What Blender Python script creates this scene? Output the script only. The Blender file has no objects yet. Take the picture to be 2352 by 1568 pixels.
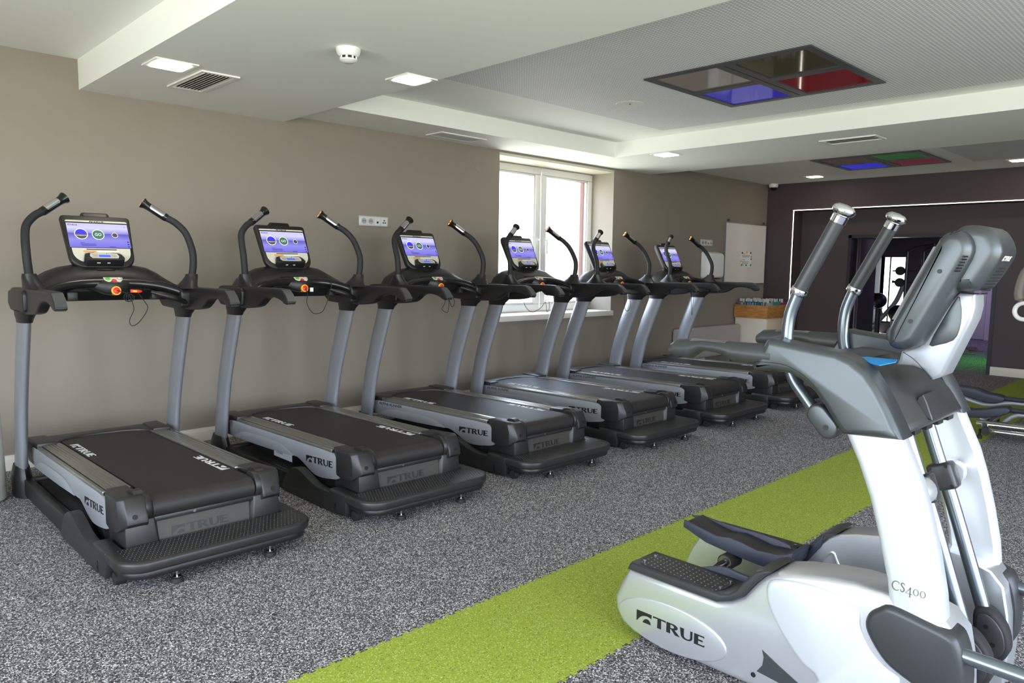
import bpy, bmesh, math, random
from mathutils import Vector, Matrix
random.seed(7)
SC = bpy.context.scene
COL = SC.collection

# ------------------------------------------------------------------ camera
FPX, YAW, PITCH, ROLL = 1696.4416, 0.7965, -0.1019, 0.0128
CAM = Vector((6.1923, 0.0, 1.5))
_f = Vector((-math.sin(YAW)*math.cos(PITCH), math.cos(YAW)*math.cos(PITCH), math.sin(PITCH)))
_r0 = Vector((math.cos(YAW), math.sin(YAW), 0))
_u0 = _r0.cross(_f)
RT = _r0*math.cos(ROLL) + _u0*math.sin(ROLL)
UP = -_r0*math.sin(ROLL) + _u0*math.cos(ROLL)
cd = bpy.data.cameras.new('camera'); cd.sensor_width = 36.0; cd.lens = FPX*36.0/2352.0
cd.clip_start = 0.05; cd.clip_end = 200
cam = bpy.data.objects.new('camera', cd); COL.objects.link(cam)
cam.matrix_world = Matrix(((RT.x, UP.x, -_f.x, CAM.x), (RT.y, UP.y, -_f.y, CAM.y), (RT.z, UP.z, -_f.z, CAM.z), (0, 0, 0, 1)))
SC.camera = cam

def on(u, v, ax, val):
    """photo pixel -> point where its ray meets the plane  axis=val"""
    d = _f + RT*((u-1176)/FPX) - UP*((v-784)/FPX)
    return CAM + d*((val-CAM[ax])/d[ax])

# ------------------------------------------------------------------ world, exposure
SC.view_settings.view_transform = 'Standard'
SC.view_settings.look = 'None'
SC.view_settings.gamma = 1.0
SC.view_settings.use_curve_mapping = False
SC.view_settings.exposure = 1.2
SC.cycles.max_bounces = 9; SC.cycles.diffuse_bounces = 5; SC.cycles.glossy_bounces = 4
SC.cycles.caustics_reflective = False; SC.cycles.caustics_refractive = False
W = bpy.data.worlds.new('sky'); SC.world = W; W.use_nodes = True
nt = W.node_tree; nt.nodes.clear()
wo = nt.nodes.new('ShaderNodeOutputWorld'); bg = nt.nodes.new('ShaderNodeBackground')
tc = nt.nodes.new('ShaderNodeTexCoord'); sx = nt.nodes.new('ShaderNodeSeparateXYZ')
rp = nt.nodes.new('ShaderNodeValToRGB')
mr = nt.nodes.new('ShaderNodeMapRange'); mr.inputs[1].default_value = -1; mr.inputs[2].default_value = 1
nt.links.new(tc.outputs['Generated'], sx.inputs[0]); nt.links.new(sx.outputs[2], mr.inputs[0])
nt.links.new(mr.outputs[0], rp.inputs[0]); nt.links.new(rp.outputs[0], bg.inputs[0]); nt.links.new(bg.outputs[0], wo.inputs[0])
el = rp.color_ramp.elements
el[0].position = 0.46; el[0].color = (0.62, 0.63, 0.56, 1)
el[1].position = 0.50; el[1].color = (0.84, 0.91, 1.0, 1)
e = el.new(0.9); e.color = (0.52, 0.69, 1.0, 1)
bg.inputs[1].default_value = 5.0

def portal(name, loc, rot, sx_, sy_):
    l = bpy.data.lights.new(name, 'AREA'); l.shape = 'RECTANGLE'; l.size = sx_; l.size_y = sy_
    l.cycles.is_portal = True
    o = bpy.data.objects.new(name, l); o.location = loc; o.rotation_euler = rot; COL.objects.link(o)
H = math.pi/2
portal('daylight_portal', (-0.75, 6.87, 1.80), (0, -H, 0), 2.6, 3.0)          # window in the left wall, faces +x
portal('daylight_portal', (9.05, 1.6, 1.5), (0, H, 0), 2.5, 7.4)              # glazed right wall, faces -x
portal('daylight_portal', (5.2, -3.05, 1.5), (H, 0, 0), 6.0, 2.4)             # rear windows behind the camera, faces +y

# ------------------------------------------------------------------ materials
def srgb(r, g, b):
    f = lambda c: (c/255/12.92) if c/255 <= 0.04045 else ((c/255+0.055)/1.055)**2.4
    return (f(r), f(g), f(b), 1)
def mat(name, col, rough=0.5, metal=0.0, spec=0.5, noise=0.0, nscale=40, bump=0.0, bscale=300, emit=None, es=0.0, coat=0.0):
    m = bpy.data.materials.new(name); m.use_nodes = True; n = m.node_tree; p = n.nodes['Principled BSDF']
    p.inputs['Base Color'].default_value = col; p.inputs['Roughness'].default_value = rough
    p.inputs['Metallic'].default_value = metal; p.inputs['Specular IOR Level'].default_value = spec
    p.inputs['Coat Weight'].default_value = coat
    t = None
    if noise or bump:
        t = n.nodes.new('ShaderNodeTexCoord')
    if noise:
        x = n.nodes.new('ShaderNodeTexNoise'); x.inputs['Scale'].default_value = nscale; x.inputs['Detail'].default_value = 4
        n.links.new(t.outputs['Object'], x.inputs['Vector'])
        h = n.nodes.new('ShaderNodeMapRange'); h.inputs[1].default_value = .3; h.inputs[2].default_value = .7
        h.inputs[3].default_value = 1-noise; h.inputs[4].default_value = 1+noise
        n.links.new(x.outputs['Fac'], h.inputs[0])
        v = n.nodes.new('ShaderNodeVectorMath'); v.operation = 'SCALE'; v.inputs[0].default_value = col[:3]
        n.links.new(h.outputs[0], v.inputs['Scale']); n.links.new(v.outputs[0], p.inputs['Base Color'])
    if bump:
        x = n.nodes.new('ShaderNodeTexNoise'); x.inputs['Scale'].default_value = bscale; x.inputs['Detail'].default_value = 2
        n.links.new(t.outputs['Object'], x.inputs['Vector'])
        b = n.nodes.new('ShaderNodeBump'); b.inputs['Strength'].default_value = bump; b.inputs['Distance'].default_value = 0.001
        n.links.new(x.outputs['Fac'], b.inputs['Height']); n.links.new(b.outputs[0], p.inputs['Normal'])
    if emit:
        p.inputs['Emission Color'].default_value = emit; p.inputs['Emission Strength'].default_value = es
    return m
M = {}
M['wall'] = mat('wall_paint', srgb(140, 131, 118), .66, noise=.02, nscale=3, bump=.15, bscale=500)
M['ceil'] = mat('ceiling_paint', srgb(244, 245, 240), .7, bump=.1, bscale=400)
M['dark_wall'] = mat('dark_brown_paint', srgb(72, 60, 62), .6, bump=.15, bscale=500)
M['white_trim'] = mat('white_trim', srgb(232, 226, 214), .5)
M['black'] = mat('black_plastic', srgb(27, 25, 25), .4, noise=.08, nscale=30, bump=.25, bscale=900)
M['black_gloss'] = mat('black_gloss', srgb(22, 21, 22), .22)
M['rubber'] = mat('rubber_black', srgb(26, 25, 25), .7)
M['char'] = mat('charcoal_plastic', srgb(38, 37, 37), .36, noise=.05, nscale=25, bump=.3, bscale=900)
M['char_l'] = mat('grey_plastic', srgb(66, 66, 65), .4, bump=.3, bscale=900)
M['panel'] = mat('taupe_panel', srgb(66, 62, 58), .45, bump=.3, bscale=900)
M['silver'] = mat('silver_paint', srgb(158, 161, 165), .38, metal=.35, bump=.1, bscale=1500)
M['post'] = mat('post_silver', srgb(150, 153, 158), .36, metal=.55)
M['rail'] = mat('brushed_rail', srgb(158, 157, 149), .27, metal=.8)
M['belt'] = mat('running_belt', srgb(38, 34, 33), .55, noise=.12, nscale=12, bump=.4, bscale=500)
M['chrome'] = mat('chrome', srgb(225, 225, 228), .08, metal=1.0)
M['steel'] = mat('steel', srgb(190, 190, 195), .25, metal=1.0)
M['white'] = mat('white_plastic', srgb(235, 234, 230), .35)
M['ink'] = mat('black_print', srgb(16, 16, 17), .5)
M['white_ink'] = mat('white_print', srgb(232, 232, 228), .5)
M['red'] = mat('red_plastic', srgb(214, 38, 28), .4)
M['yellow'] = mat('yellow_plastic', srgb(245, 180, 20), .4)
M['orange'] = mat('orange_button', srgb(250, 160, 40), .4, emit=srgb(255, 150, 30), es=.6)
M['navy'] = mat('navy_face', srgb(22, 30, 58), .3)
M['green_b'] = mat('green_button', srgb(88, 178, 60), .4)
M['cream'] = mat('cream_panel', srgb(205, 200, 182), .45)
M['sticker'] = mat('sticker_white', srgb(228, 228, 232), .5)
M['lcd'] = mat('lcd_blue', srgb(40, 70, 190), .3, emit=srgb(60, 95, 235), es=.45)
M['blue_mat'] = mat('blue_rubber', srgb(20, 140, 215), .55)
M['navy_rubber'] = mat('blue_grey_rubber', srgb(46, 50, 62), .5, bump=.3, bscale=700)
M['cs_silver'] = mat('metallic_silver_shell', srgb(214, 216, 219), .3, metal=.75, coat=.2, bump=.06, bscale=2500)
M['cs_white'] = mat('pearl_white_mast', srgb(214, 217, 221), .32, metal=.45)
M['cs_grey'] = mat('metallic_grey_cowl', srgb(78, 82, 84), .34, metal=.6, bump=.08, bscale=2500)
M['cs_dark'] = mat('dark_grey_cowl', srgb(62, 63, 64), .4, metal=.4, bump=.1, bscale=2500)
M['cs_tube'] = mat('grey_tube', srgb(118, 126, 132), .26, metal=.8)
M['foam'] = mat('grip_foam', srgb(52, 55, 55), .4, bump=.2, bscale=500)
M['wood'] = None
M['glass'] = None
def mix_glass():
    m = bpy.data.materials.new('window_glass'); m.use_nodes = True; n = m.node_tree; n.nodes.clear()
    o = n.nodes.new('ShaderNodeOutputMaterial'); t = n.nodes.new('ShaderNodeBsdfTransparent'); g = n.nodes.new('ShaderNodeBsdfGlossy')
    g.inputs['Roughness'].default_value = .02; t.inputs[0].default_value = (.97, .98, .98, 1)
    x = n.nodes.new('ShaderNodeMixShader'); f = n.nodes.new('ShaderNodeFresnel'); f.inputs[0].default_value = 1.35
    ge = n.nodes.new('ShaderNodeNewGeometry'); mu = n.nodes.new('ShaderNodeMath'); mu.operation = 'SUBTRACT'; mu.use_clamp = True
    n.links.new(f.outputs[0], mu.inputs[0]); n.links.new(ge.outputs['Backfacing'], mu.inputs[1])
    n.links.new(mu.outputs[0], x.inputs[0]); n.links.new(t.outputs[0], x.inputs[1]); n.links.new(g.outputs[0], x.inputs[2]); n.links.new(x.outputs[0], o.inputs[0])
    return m
M['glass'] = mix_glass()
def wood_mat():
    m = mat('oak_block', srgb(184, 128, 66), .45); n = m.node_tree; p = n.nodes['Principled BSDF']
    t = n.nodes.new('ShaderNodeTexCoord'); mp = n.nodes.new('ShaderNodeMapping'); mp.inputs['Scale'].default_value = (3, 3, 22)
    x = n.nodes.new('ShaderNodeTexNoise'); x.inputs['Scale'].default_value = 3; x.inputs['Detail'].default_value = 5
    r = n.nodes.new('ShaderNodeValToRGB'); r.color_ramp.elements[0].color = srgb(158, 102, 48); r.color_ramp.elements[1].color = srgb(206, 150, 84)
    r.color_ramp.elements[0].position = .3; r.color_ramp.elements[1].position = .7
    n.links.new(t.outputs['Object'], mp.inputs[0]); n.links.new(mp.outputs[0], x.inputs['Vector']); n.links.new(x.outputs['Fac'], r.inputs[0]); n.links.new(r.outputs[0], p.inputs['Base Color'])
    return m
M['wood'] = wood_mat()
def speckle(name, cols, scale, rough=.8):
    """rubber granulate: every Voronoi cell is one crumb of a random colour"""
    m = bpy.data.materials.new(name); m.use_nodes = True; n = m.node_tree; p = n.nodes['Principled BSDF']
    p.inputs['Roughness'].default_value = rough; p.inputs['Specular IOR Level'].default_value = .3
    t = n.nodes.new('ShaderNodeTexCoord'); v = n.nodes.new('ShaderNodeTexVoronoi'); v.inputs['Scale'].default_value = scale
    n.links.new(t.outputs['Object'], v.inputs['Vector'])
    w = n.nodes.new('ShaderNodeTexWhiteNoise'); w.noise_dimensions = '3D'; n.links.new(v.outputs['Position'], w.inputs['Vector'])
    r = n.nodes.new('ShaderNodeValToRGB'); r.color_ramp.interpolation = 'CONSTANT'
    es = r.color_ramp.elements
    for i, (pos, c) in enumerate(cols):
        e = es[i] if i < 2 else es.new(pos)
        e.position = pos; e.color = c
    n.links.new(w.outputs['Value'], r.inputs[0]); n.links.new(r.outputs[0], p.inputs['Base Color'])
    b = n.nodes.new('ShaderNodeBump'); b.inputs['Strength'].default_value = .35; b.inputs['Distance'].default_value = .002
    n.links.new(v.outputs['Distance'], b.inputs['Height']); n.links.new(b.outputs[0], p.inputs['Normal'])
    return m
M['floor'] = speckle('grey_rubber_granulate', [(0, srgb(50, 48, 51)), (.32, srgb(93, 90, 92)), (.6, srgb(141, 138, 139)), (.85, srgb(208, 206, 205))], 210)
M['green'] = speckle('lime_rubber_granulate', [(0, srgb(136, 152, 50)), (.45, srgb(148, 164, 58)), (.86, srgb(178, 190, 104)), (.95, srgb(98, 116, 44))], 230)
def perforated():
    m = mat('perforated_plaster', srgb(220, 220, 220), .7); n = m.node_tree; p = n.nodes['Principled BSDF']
    t = n.nodes.new('ShaderNodeTexCoord'); mp = n.nodes.new('ShaderNodeMapping'); mp.inputs['Scale'].default_value = (38, 38, 38)
    n.links.new(t.outputs['Object'], mp.inputs[0])
    fr = n.nodes.new('ShaderNodeVectorMath'); fr.operation = 'FRACTION'; n.links.new(mp.outputs[0], fr.inputs[0])
    sb = n.nodes.new('ShaderNodeVectorMath'); sb.operation = 'SUBTRACT'; sb.inputs[1].default_value = (.5, .5, .5); n.links.new(fr.outputs[0], sb.inputs[0])
    ml = n.nodes.new('ShaderNodeVectorMath'); ml.operation = 'MULTIPLY'; ml.inputs[1].default_value = (1, 1, 0); n.links.new(sb.outputs[0], ml.inputs[0])
    ln = n.nodes.new('ShaderNodeVectorMath'); ln.operation = 'LENGTH'; n.links.new(ml.outputs[0], ln.inputs[0])
    r = n.nodes.new('ShaderNodeValToRGB'); r.color_ramp.elements[0].position = .26; r.color_ramp.elements[1].position = .32
    r.color_ramp.elements[0].color = srgb(252, 252, 252); r.color_ramp.elements[1].color = srgb(206, 206, 208)
    n.links.new(ln.outputs['Value'], r.inputs[0]); n.links.new(r.outputs[0], p.inputs['Base Color'])
    return m
M['perf'] = perforated()
def screen_mat():
    m = bpy.data.materials.new('screen_gradient'); m.use_nodes = True; n = m.node_tree; p = n.nodes['Principled BSDF']
    p.inputs['Base Color'].default_value = (.02, .02, .03, 1); p.inputs['Roughness'].default_value = .15
    t = n.nodes.new('ShaderNodeTexCoord'); s = n.nodes.new('ShaderNodeSeparateXYZ'); n.links.new(t.outputs['UV'], s.inputs[0])
    r = n.nodes.new('ShaderNodeValToRGB'); es = r.color_ramp.elements
    es[0].position = 0; es[0].color = srgb(120, 112, 235); es[1].position = 1; es[1].color = srgb(214, 210, 250)
    for pos, c in ((.32, (150, 146, 240)), (.57, (96, 92, 190)), (.6, (150, 146, 235)), (.8, (222, 220, 252))):
        e = es.new(pos); e.color = srgb(*c)
    n.links.new(s.outputs[1], r.inputs[0]); n.links.new(r.outputs[0], p.inputs['Emission Color']); p.inputs['Emission Strength'].default_value = .42
    return m
M['screen'] = screen_mat()
M['scr_dark'] = mat('screen_dark_disc', srgb(70, 66, 72), .2, emit=srgb(70, 66, 76), es=.2)
M['scr_blue'] = mat('screen_blue_disc', srgb(40, 40, 200), .2, emit=srgb(50, 46, 215), es=.4)
M['scr_green'] = mat('screen_green_disc', srgb(60, 100, 84), .2, emit=srgb(62, 100, 84), es=.2)
M['scr_ring'] = mat('screen_white_ring', (1, 1, 1, 1), .2, emit=(1, 1, 1, 1), es=.45)
M['scr_ink'] = mat('screen_ink', srgb(40, 42, 110), .3, emit=srgb(40, 42, 120), es=.15)
M['lamp'] = mat('lamp_diffuser', (1, 1, 1, 1), .4, emit=(1.0, .88, .74, 1), es=14)
M['led'] = mat('led_profile', (1, 1, 1, 1), .4, emit=(1.0, .93, .78, 1), es=2.6)
M['pink'] = mat('pink_render', srgb(222, 184, 178), .8)
M['green_led'] = None

# ------------------------------------------------------------------ mesh helpers
def catmull(pts, n=6, closed=False):
    P = [Vector(p) for p in pts]; out = []
    N = len(P); rng = range(N if closed else N-1)
    for i in rng:
        g = (lambda k: P[k % N]) if closed else (lambda k: P[min(max(k, 0), N-1)])
        a, b, c, d = g(i-1), g(i), g(i+1), g(i+2)
        for k in range(n):
            t = k/n
            out.append(.5*((2*b) + (c-a)*t + (2*a-5*b+4*c-d)*t*t + (3*b-a-3*c+d)*t*t*t))
    if not closed: out.append(P[-1])
    return out
class MB:
    def __init__(s): s.bm = bmesh.new(); s.mi = 0
    def _f(s, vs):
        try:
            f = s.bm.faces.new(vs); f.material_index = s.mi; return f
        except ValueError: return None
    def box(s, x0, x1, y0, y1, z0, z1):
        v = [s.bm.verts.new(p) for p in ((x0,y0,z0),(x1,y0,z0),(x1,y1,z0),(x0,y1,z0),(x0,y0,z1),(x1,y0,z1),(x1,y1,z1),(x0,y1,z1))]
        for q in ((0,3,2,1),(4,5,6,7),(0,1,5,4),(1,2,6,5),(2,3,7,6),(3,0,4,7)): s._f([v[i] for i in q])
        return s
    def loft(s, rings, cap=True, closed=True):
        R_ = [[s.bm.verts.new(p) for p in r] for r in rings]
        n = len(R_[0])
        for a, b in zip(R_, R_[1:]):
            for i in range(n if closed else n-1): s._f([a[i], a[(i+1) % n], b[(i+1) % n], b[i]])
        if cap: s._f(list(reversed(R_[0]))); s._f(R_[-1])
        return s
    def prism(s, pts, axis, a, b):
        def P(p, t):
            return {'y': (p[0], t, p[1]), 'z': (p[0], p[1], t), 'x': (t, p[0], p[1])}[axis]
        return s.loft([[P(p, a) for p in pts], [P(p, b) for p in pts]])
    def taper(s, pa, pb, axis, a, b):
        def P(p, t): return {'y': (p[0], t, p[1]), 'z': (p[0], p[1], t), 'x': (t, p[0], p[1])}[axis]
        return s.loft([[P(p, a) for p in pa], [P(p, b) for p in pb]])
    def tube(s, path, r, n=12, flat=None, upv=(0, 0, 1)):
        """r: radius or list; flat=(a,b): scale along side / along up"""
        P = [Vector(p) for p in path]; m = len(P)
        rr = r if isinstance(r, (list, tuple)) else [r]*m
        up = Vector(upv); rings = []
        t0 = (P[1]-P[0]).normalized()
        sd = t0.cross(up)
        if sd.length < 1e-3: sd = t0.cross(Vector((0, 1, 0)))
        sd.normalize()
        for i in range(m):
            t = ((P[min(i+1, m-1)]-P[max(i-1, 0)])).normalized()
            sd = (sd - t*sd.dot(t)).normalized(); uv = sd.cross(t).normalized()
            fa, fb = flat if flat else (1, 1)
            rings.append([P[i] + sd*math.cos(2*math.pi*k/n)*rr[i]*fa + uv*math.sin(2*math.pi*k/n)*rr[i]*fb for k in range(n)])
        return s.loft(rings)
    def cyl(s, a, b, r, n=20, r2=None):
        return s.tube([a, b], [r, r if r2 is None else r2], n)
    def lathe(s, prof, origin, axis, n=24):
        """prof: list of (radius, height along axis)"""
        ax = Vector(axis).normalized(); o = Vector(origin)
        sd = ax.cross(Vector((0, 0, 1)))
        if sd.length < 1e-3: sd = Vector((1, 0, 0))
        sd.normalize(); uv = ax.cross(sd)
        return s.loft([[o + ax*h + (sd*math.cos(2*math.pi*k/n) + uv*math.sin(2*math.pi*k/n))*r for k in range(n)] for r, h in prof])
    def torus(s, c, nrm, R_, r, n=28, m=10):
        ax = Vector(nrm).normalized(); sd = ax.cross(Vector((0, 0, 1)))
        if sd.length < 1e-3: sd = Vector((1, 0, 0))
        sd.normalize(); uv = ax.cross(sd); c = Vector(c); rings = []
        for i in range(n):
            a = 2*math.pi*i/n; d = sd*math.cos(a)+uv*math.sin(a)
            rings.append([s.bm.verts.new(c + d*(R_ + r*math.cos(2*math.pi*k/m)) + ax*r*math.sin(2*math.pi*k/m)) for k in range(m)])
        for i in range(n):
            a, b = rings[i], rings[(i+1) % n]
            for k in range(m): s._f([a[k], a[(k+1) % m], b[(k+1) % m], b[k]])
        return s
    def quad(s, a, b, c, d):
        s._f([s.bm.verts.new(p) for p in (a, b, c, d)]); return s
    def xf(s, mtx):
        s.bm.transform(mtx); return s
    def bevel(s, w, seg=3, ang=30):
        s.bm.normal_update()
        bmesh.ops.remove_doubles(s.bm, verts=s.bm.verts, dist=1e-5)
        es = [e for e in s.bm.edges if len(e.link_faces) == 2 and e.calc_face_angle(0) > math.radians(ang)]
        if es: bmesh.ops.bevel(s.bm, geom=es, offset=w, offset_type='OFFSET', segments=seg, profile=.5, affect='EDGES', clamp_overlap=True)
        return s
    def add_mesh(s, me, mtx=None):
        n0 = len(s.bm.verts); f0 = len(s.bm.faces)
        s.bm.from_mesh(me); s.bm.verts.ensure_lookup_table(); s.bm.faces.ensure_lookup_table()
        if mtx is not None: bmesh.ops.transform(s.bm, matrix=mtx, verts=s.bm.verts[n0:])
        for f in s.bm.faces[f0:]: f.material_index = s.mi
        return s
    def build(s, name, mats, parent=None, sharp=38, off=None, smooth=True, recalc=True):
        if recalc: bmesh.ops.recalc_face_normals(s.bm, faces=s.bm.faces)
        if off is not None: bmesh.ops.translate(s.bm, verts=s.bm.verts, vec=-Vector(off))
        me = bpy.data.meshes.new(name); s.bm.to_mesh(me); s.bm.free()
        for m_ in (mats if isinstance(mats, (list, tuple)) else [mats]): me.materials.append(m_)
        if smooth:
            for p in me.polygons: p.use_smooth = True
            me.set_sharp_from_angle(angle=math.radians(sharp))
        o = bpy.data.objects.new(name, me); COL.objects.link(o)
        if parent is not None: o.parent = parent
        return o
def tag(o, label=None, cat=None, group=None, kind=None):
    if label: o['label'] = label
    if cat: o['category'] = cat
    if group: o['group'] = group
    if kind: o['kind'] = kind
    return o
def empty(name, loc, label, cat, group=None):
    o = bpy.data.objects.new(name, None); o.empty_display_size = .1; o.location = loc; COL.objects.link(o)
    return tag(o, label, cat, group)
def copy_tree(o, parent=None):
    c = o.copy(); COL.objects.link(c); c.parent = parent
    for ch in list(o.children): copy_tree(ch, c)
    return c
def rrect(x0, x1, y0, y1, r, n=6):
    out = []
    for cx, cy, a0 in ((x1-r, y1-r, 0), (x0+r, y1-r, 90), (x0+r, y0+r, 180), (x1-r, y0+r, 270)):
        for k in range(n+1):
            a = math.radians(a0+90*k/n); out.append((cx+r*math.cos(a), cy+r*math.sin(a)))
    return out
def basis(o, right, up, s=1.0):
    r = Vector(right).normalized(); u = Vector(up).normalized(); n = r.cross(u)
    return Matrix(((r.x*s, u.x*s, n.x*s, o[0]), (r.y*s, u.y*s, n.y*s, o[1]), (r.z*s, u.z*s, n.z*s, o[2]), (0, 0, 0, 1)))
def curve_mesh(splines, ext):
    cu = bpy.data.curves.new('c', 'CURVE'); cu.dimensions = '2D'; cu.fill_mode = 'BOTH'; cu.extrude = ext
    for sp in splines:
        p = cu.splines.new('POLY'); p.points.add(len(sp)-1); p.use_cyclic_u = True
        for i, q in enumerate(sp): p.points[i].co = (q[0], q[1], 0, 1)
    o = bpy.data.objects.new('c', cu); COL.objects.link(o)
    me = bpy.data.meshes.new_from_object(o.evaluated_get(bpy.context.evaluated_depsgraph_get()))
    bpy.data.objects.remove(o); bpy.data.curves.remove(cu); return me
def text_mesh(body, ext=.01, align='LEFT', space=1.0):
    cu = bpy.data.curves.new('t', 'FONT'); cu.body = body; cu.size = 1; cu.extrude = ext; cu.align_x = align; cu.space_character = space
    cu.resolution_u = 3
    o = bpy.data.objects.new('t', cu); COL.objects.link(o)
    me = bpy.data.meshes.new_from_object(o.evaluated_get(bpy.context.evaluated_depsgraph_get()))
    bpy.data.objects.remove(o); bpy.data.curves.remove(cu); return me
def arc(cx, cy, rx, ry, a0, a1, n=8):
    return [(cx+rx*math.cos(math.radians(a0+(a1-a0)*k/n)), cy+ry*math.sin(math.radians(a0+(a1-a0)*k/n))) for k in range(n+1)]
# maker's mark: block with a rising arch, then the four flared capitals (unit height)
LOGO_EMB = [[(0, 1), (0, .0), (.06, 0), (.14, .2), (.25, .4), (.4, .57), (.55, .66), (.7, .7), (.85, .68), (1, .6), (1.02, 1)],
            [(.42, 0)] + [(.46, .16), (.53, .3), (.62, .4), (.72, .44), (.82, .41), (.9, .3), (.95, .16), (.98, 0)]]
def letters():
    L = []
    x = 1.12
    L.append([(x, .98), (x+.82, .98), (x+.84, .78), (x+.78, .84), (x+.53, .85), (x+.54, .02), (x+.28, .02), (x+.29, .85), (x+.04, .84), (x-.02, .78)])
    x = 2.0
    L.append([(x, .98), (x+.42, .98)] + arc(x+.42, .72, .3, .26, 80, -70, 8) + [(x+.86, .02), (x+.56, .02), (x+.30, .44), (x+.24, .44), (x+.26, .02), (x, .02)])
    L.append([(x+.25, .86)] + [(x+.25, .55)] + arc(x+.32, .705, .17, .155, -90, 90, 8))
    x = 2.86
    L.append([(x, .98), (x+.25, .98), (x+.25, .38)] + arc(x+.45, .36, .2, .23, 180, 350, 8) + [(x+.64, .98), (x+.78, .98)] + arc(x+.42, .34, .36, .34, -5, -180, 10))
    x = 3.74
    L.append([(x, .98), (x+.6, .98), (x+.61, .8), (x+.54, .86), (x+.25, .86), (x+.25, .58), (x+.52, .58), (x+.52, .44), (x+.25, .44), (x+.25, .15), (x+.56, .15), (x+.64, .22), (x+.62, .02), (x, .02)])
    return L
LOGO = curve_mesh(LOGO_EMB + letters(), .012)      # about 4.38 wide
LOGO_W = 4.38
T_ALPINE = text_mesh('ALPINE RUNNER', .01); T_ALPIN2 = text_mesh('ALPINE RUNNE', .01)
T_GO = text_mesh('GO', .002, 'CENTER'); T_WORK = text_mesh('WORKOUTS', .002, 'CENTER'); T_TI = text_mesh('TI1000', .002)
def decal(me, o, right, up, size, matl, name, parent, off=(0, 0, 0), sxy=1.0):
    b = MB(); b.add_mesh(me, basis(o, right, up, size) @ Matrix.Diagonal((sxy, 1, 1, 1)))
    return b.build(name, matl, parent, off=off, smooth=False, recalc=False)

# ------------------------------------------------------------------ room shell
zU, zB, zC, zF, zK = 2.953, 2.738, 2.797, 2.942, 2.973
y1, y2, y3n, y3, yB, yN = 1.601, 3.211, 7.118, 8.735, 12.19, 12.52
xs = .627
def struct(o): o['kind'] = 'structure'; return o
fl = MB().box(-.3, 9.4, -3.4, 19.4, -.12, 0); floor = struct(fl.build('floor', M['floor'], smooth=False))
# lime strip of puzzle mats with dovetail edges
gx0, gx1 = 3.844, 4.5045
pts = []
pitch = .056
n = int(16.1/pitch)
for side, xx, sg in ((0, gx1, 1), (1, gx0, -1)):
    ys = [-3.3+i*pitch for i in range(n)]
    if side: ys = ys[::-1]
    for yy in ys:
        q = [(xx, yy), (xx+sg*.0, yy+.017), (xx+sg*.013, yy+.012), (xx+sg*.013, yy+.042), (xx, yy+.037)]
        pts += q if not side else q[::-1]
me = curve_mesh([pts], .0)
b = MB(); b.add_mesh(me, Matrix.Translation((0, 0, .0015)))
o = b.build('lime_rubber_strip', M['green'], floor, smooth=False, recalc=False); o['label'] = 'lime green strip of interlocking rubber mats'

# left wall with window opening
wy0, wy1, wz0, wz1 = 5.825, 7.907, .875, 2.7745
b = MB()
b.box(-.45, 0, -3.2, wy0, 0, 3.2).box(-.45, 0, wy1, yN+.3, 0, 3.2).box(-.45, 0, wy0, wy1, 0, wz0).box(-.45, 0, wy0, wy1, wz1, 3.2)
wl = struct(b.build('wall_left', M['wall'], smooth=False))
# back wall: fascia + niche + doorway (door in niche back)
dTL = on(1950, 540, 1, yN); dTR = on(2299, 533, 1, yN)
dx0, dx1, dz = dTL.x, dTR.x, 2.075
nx, nz = .485, 2.484
b = MB()
b.box(0, nx, yB, yN+.25, 0, 3.2).box(nx, 9.2, yB, yN+.25, nz, 3.2)
b.box(nx, dx0, yN, yN+.25, 0, nz).box(dx0, dx1, yN, yN+.25, dz, nz).box(dx1, 9.2, yN, yN+.25, 0, nz)
wb = struct(b.build('wall_back', M['dark_wall'], smooth=False))
b = MB(); b.box(dx0-.0, dx0+.05, yN-.012, yN+.25, 0, dz).box(dx1-.05, dx1, yN-.012, yN+.25, 0, dz).box(dx0, dx1, yN-.012, yN+.25, dz-.05, dz)
struct(b.build('door_1', mat('dark_frame', srgb(40, 36, 42), .4), smooth=False))
# led profile round the niche
b = MB(); b.box(nx-.010, nx, yB-.008, yB-.0005, .0, nz); b.box(nx-.014, 8.9, yB-.008, yB-.0005, nz, nz+.010)
tag(b.build('led_strip', M['led'], smooth=False), 'thin glowing strip of light along the edge of the dark niche', 'light strip')
b = MB(); b.box(dx1+.0, 9.0, yN-.018, yN, .0, .125); struct(b.bevel(.004, 2).build('baseboard_back', M['white_trim']))
b = MB(); b.box(0, .016, -3.1, wy0+4.5, .0, .085); b.box(0, .011, -3.1, wy0+4.5, .085, .11)
struct(b.build('baseboard_left', M['white_trim'], smooth=False))
# right wall (glazed, daylight) and rear wall behind the camera
b = MB(); b.box(9.0, 9.25, -3.2, -2.1, 0, 3.2).box(9.0, 9.25, 5.3, 19.4, 0, 3.2).box(9.0, 9.25, -2.1, 5.3, 0, .25).box(9.0, 9.25, -2.1, 5.3, 2.75, 3.2)
for yy in (0.3, 2.8): b.box(9.0, 9.25, yy-.15, yy+.15, .25, 2.75)
struct(b.build('wall_right', M['wall'], smooth=False))
b = MB(); b.box(-.45, 2.2, -3.2, -3.0, 0, 3.2).box(8.2, 9.25, -3.2, -3.0, 0, 3.2).box(2.2, 8.2, -3.2, -3.0, 0, .3).box(2.2, 8.2, -3.2, -3.0, 2.7, 3.2)
struct(b.build('wall_front', M['wall'], smooth=False))
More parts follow.
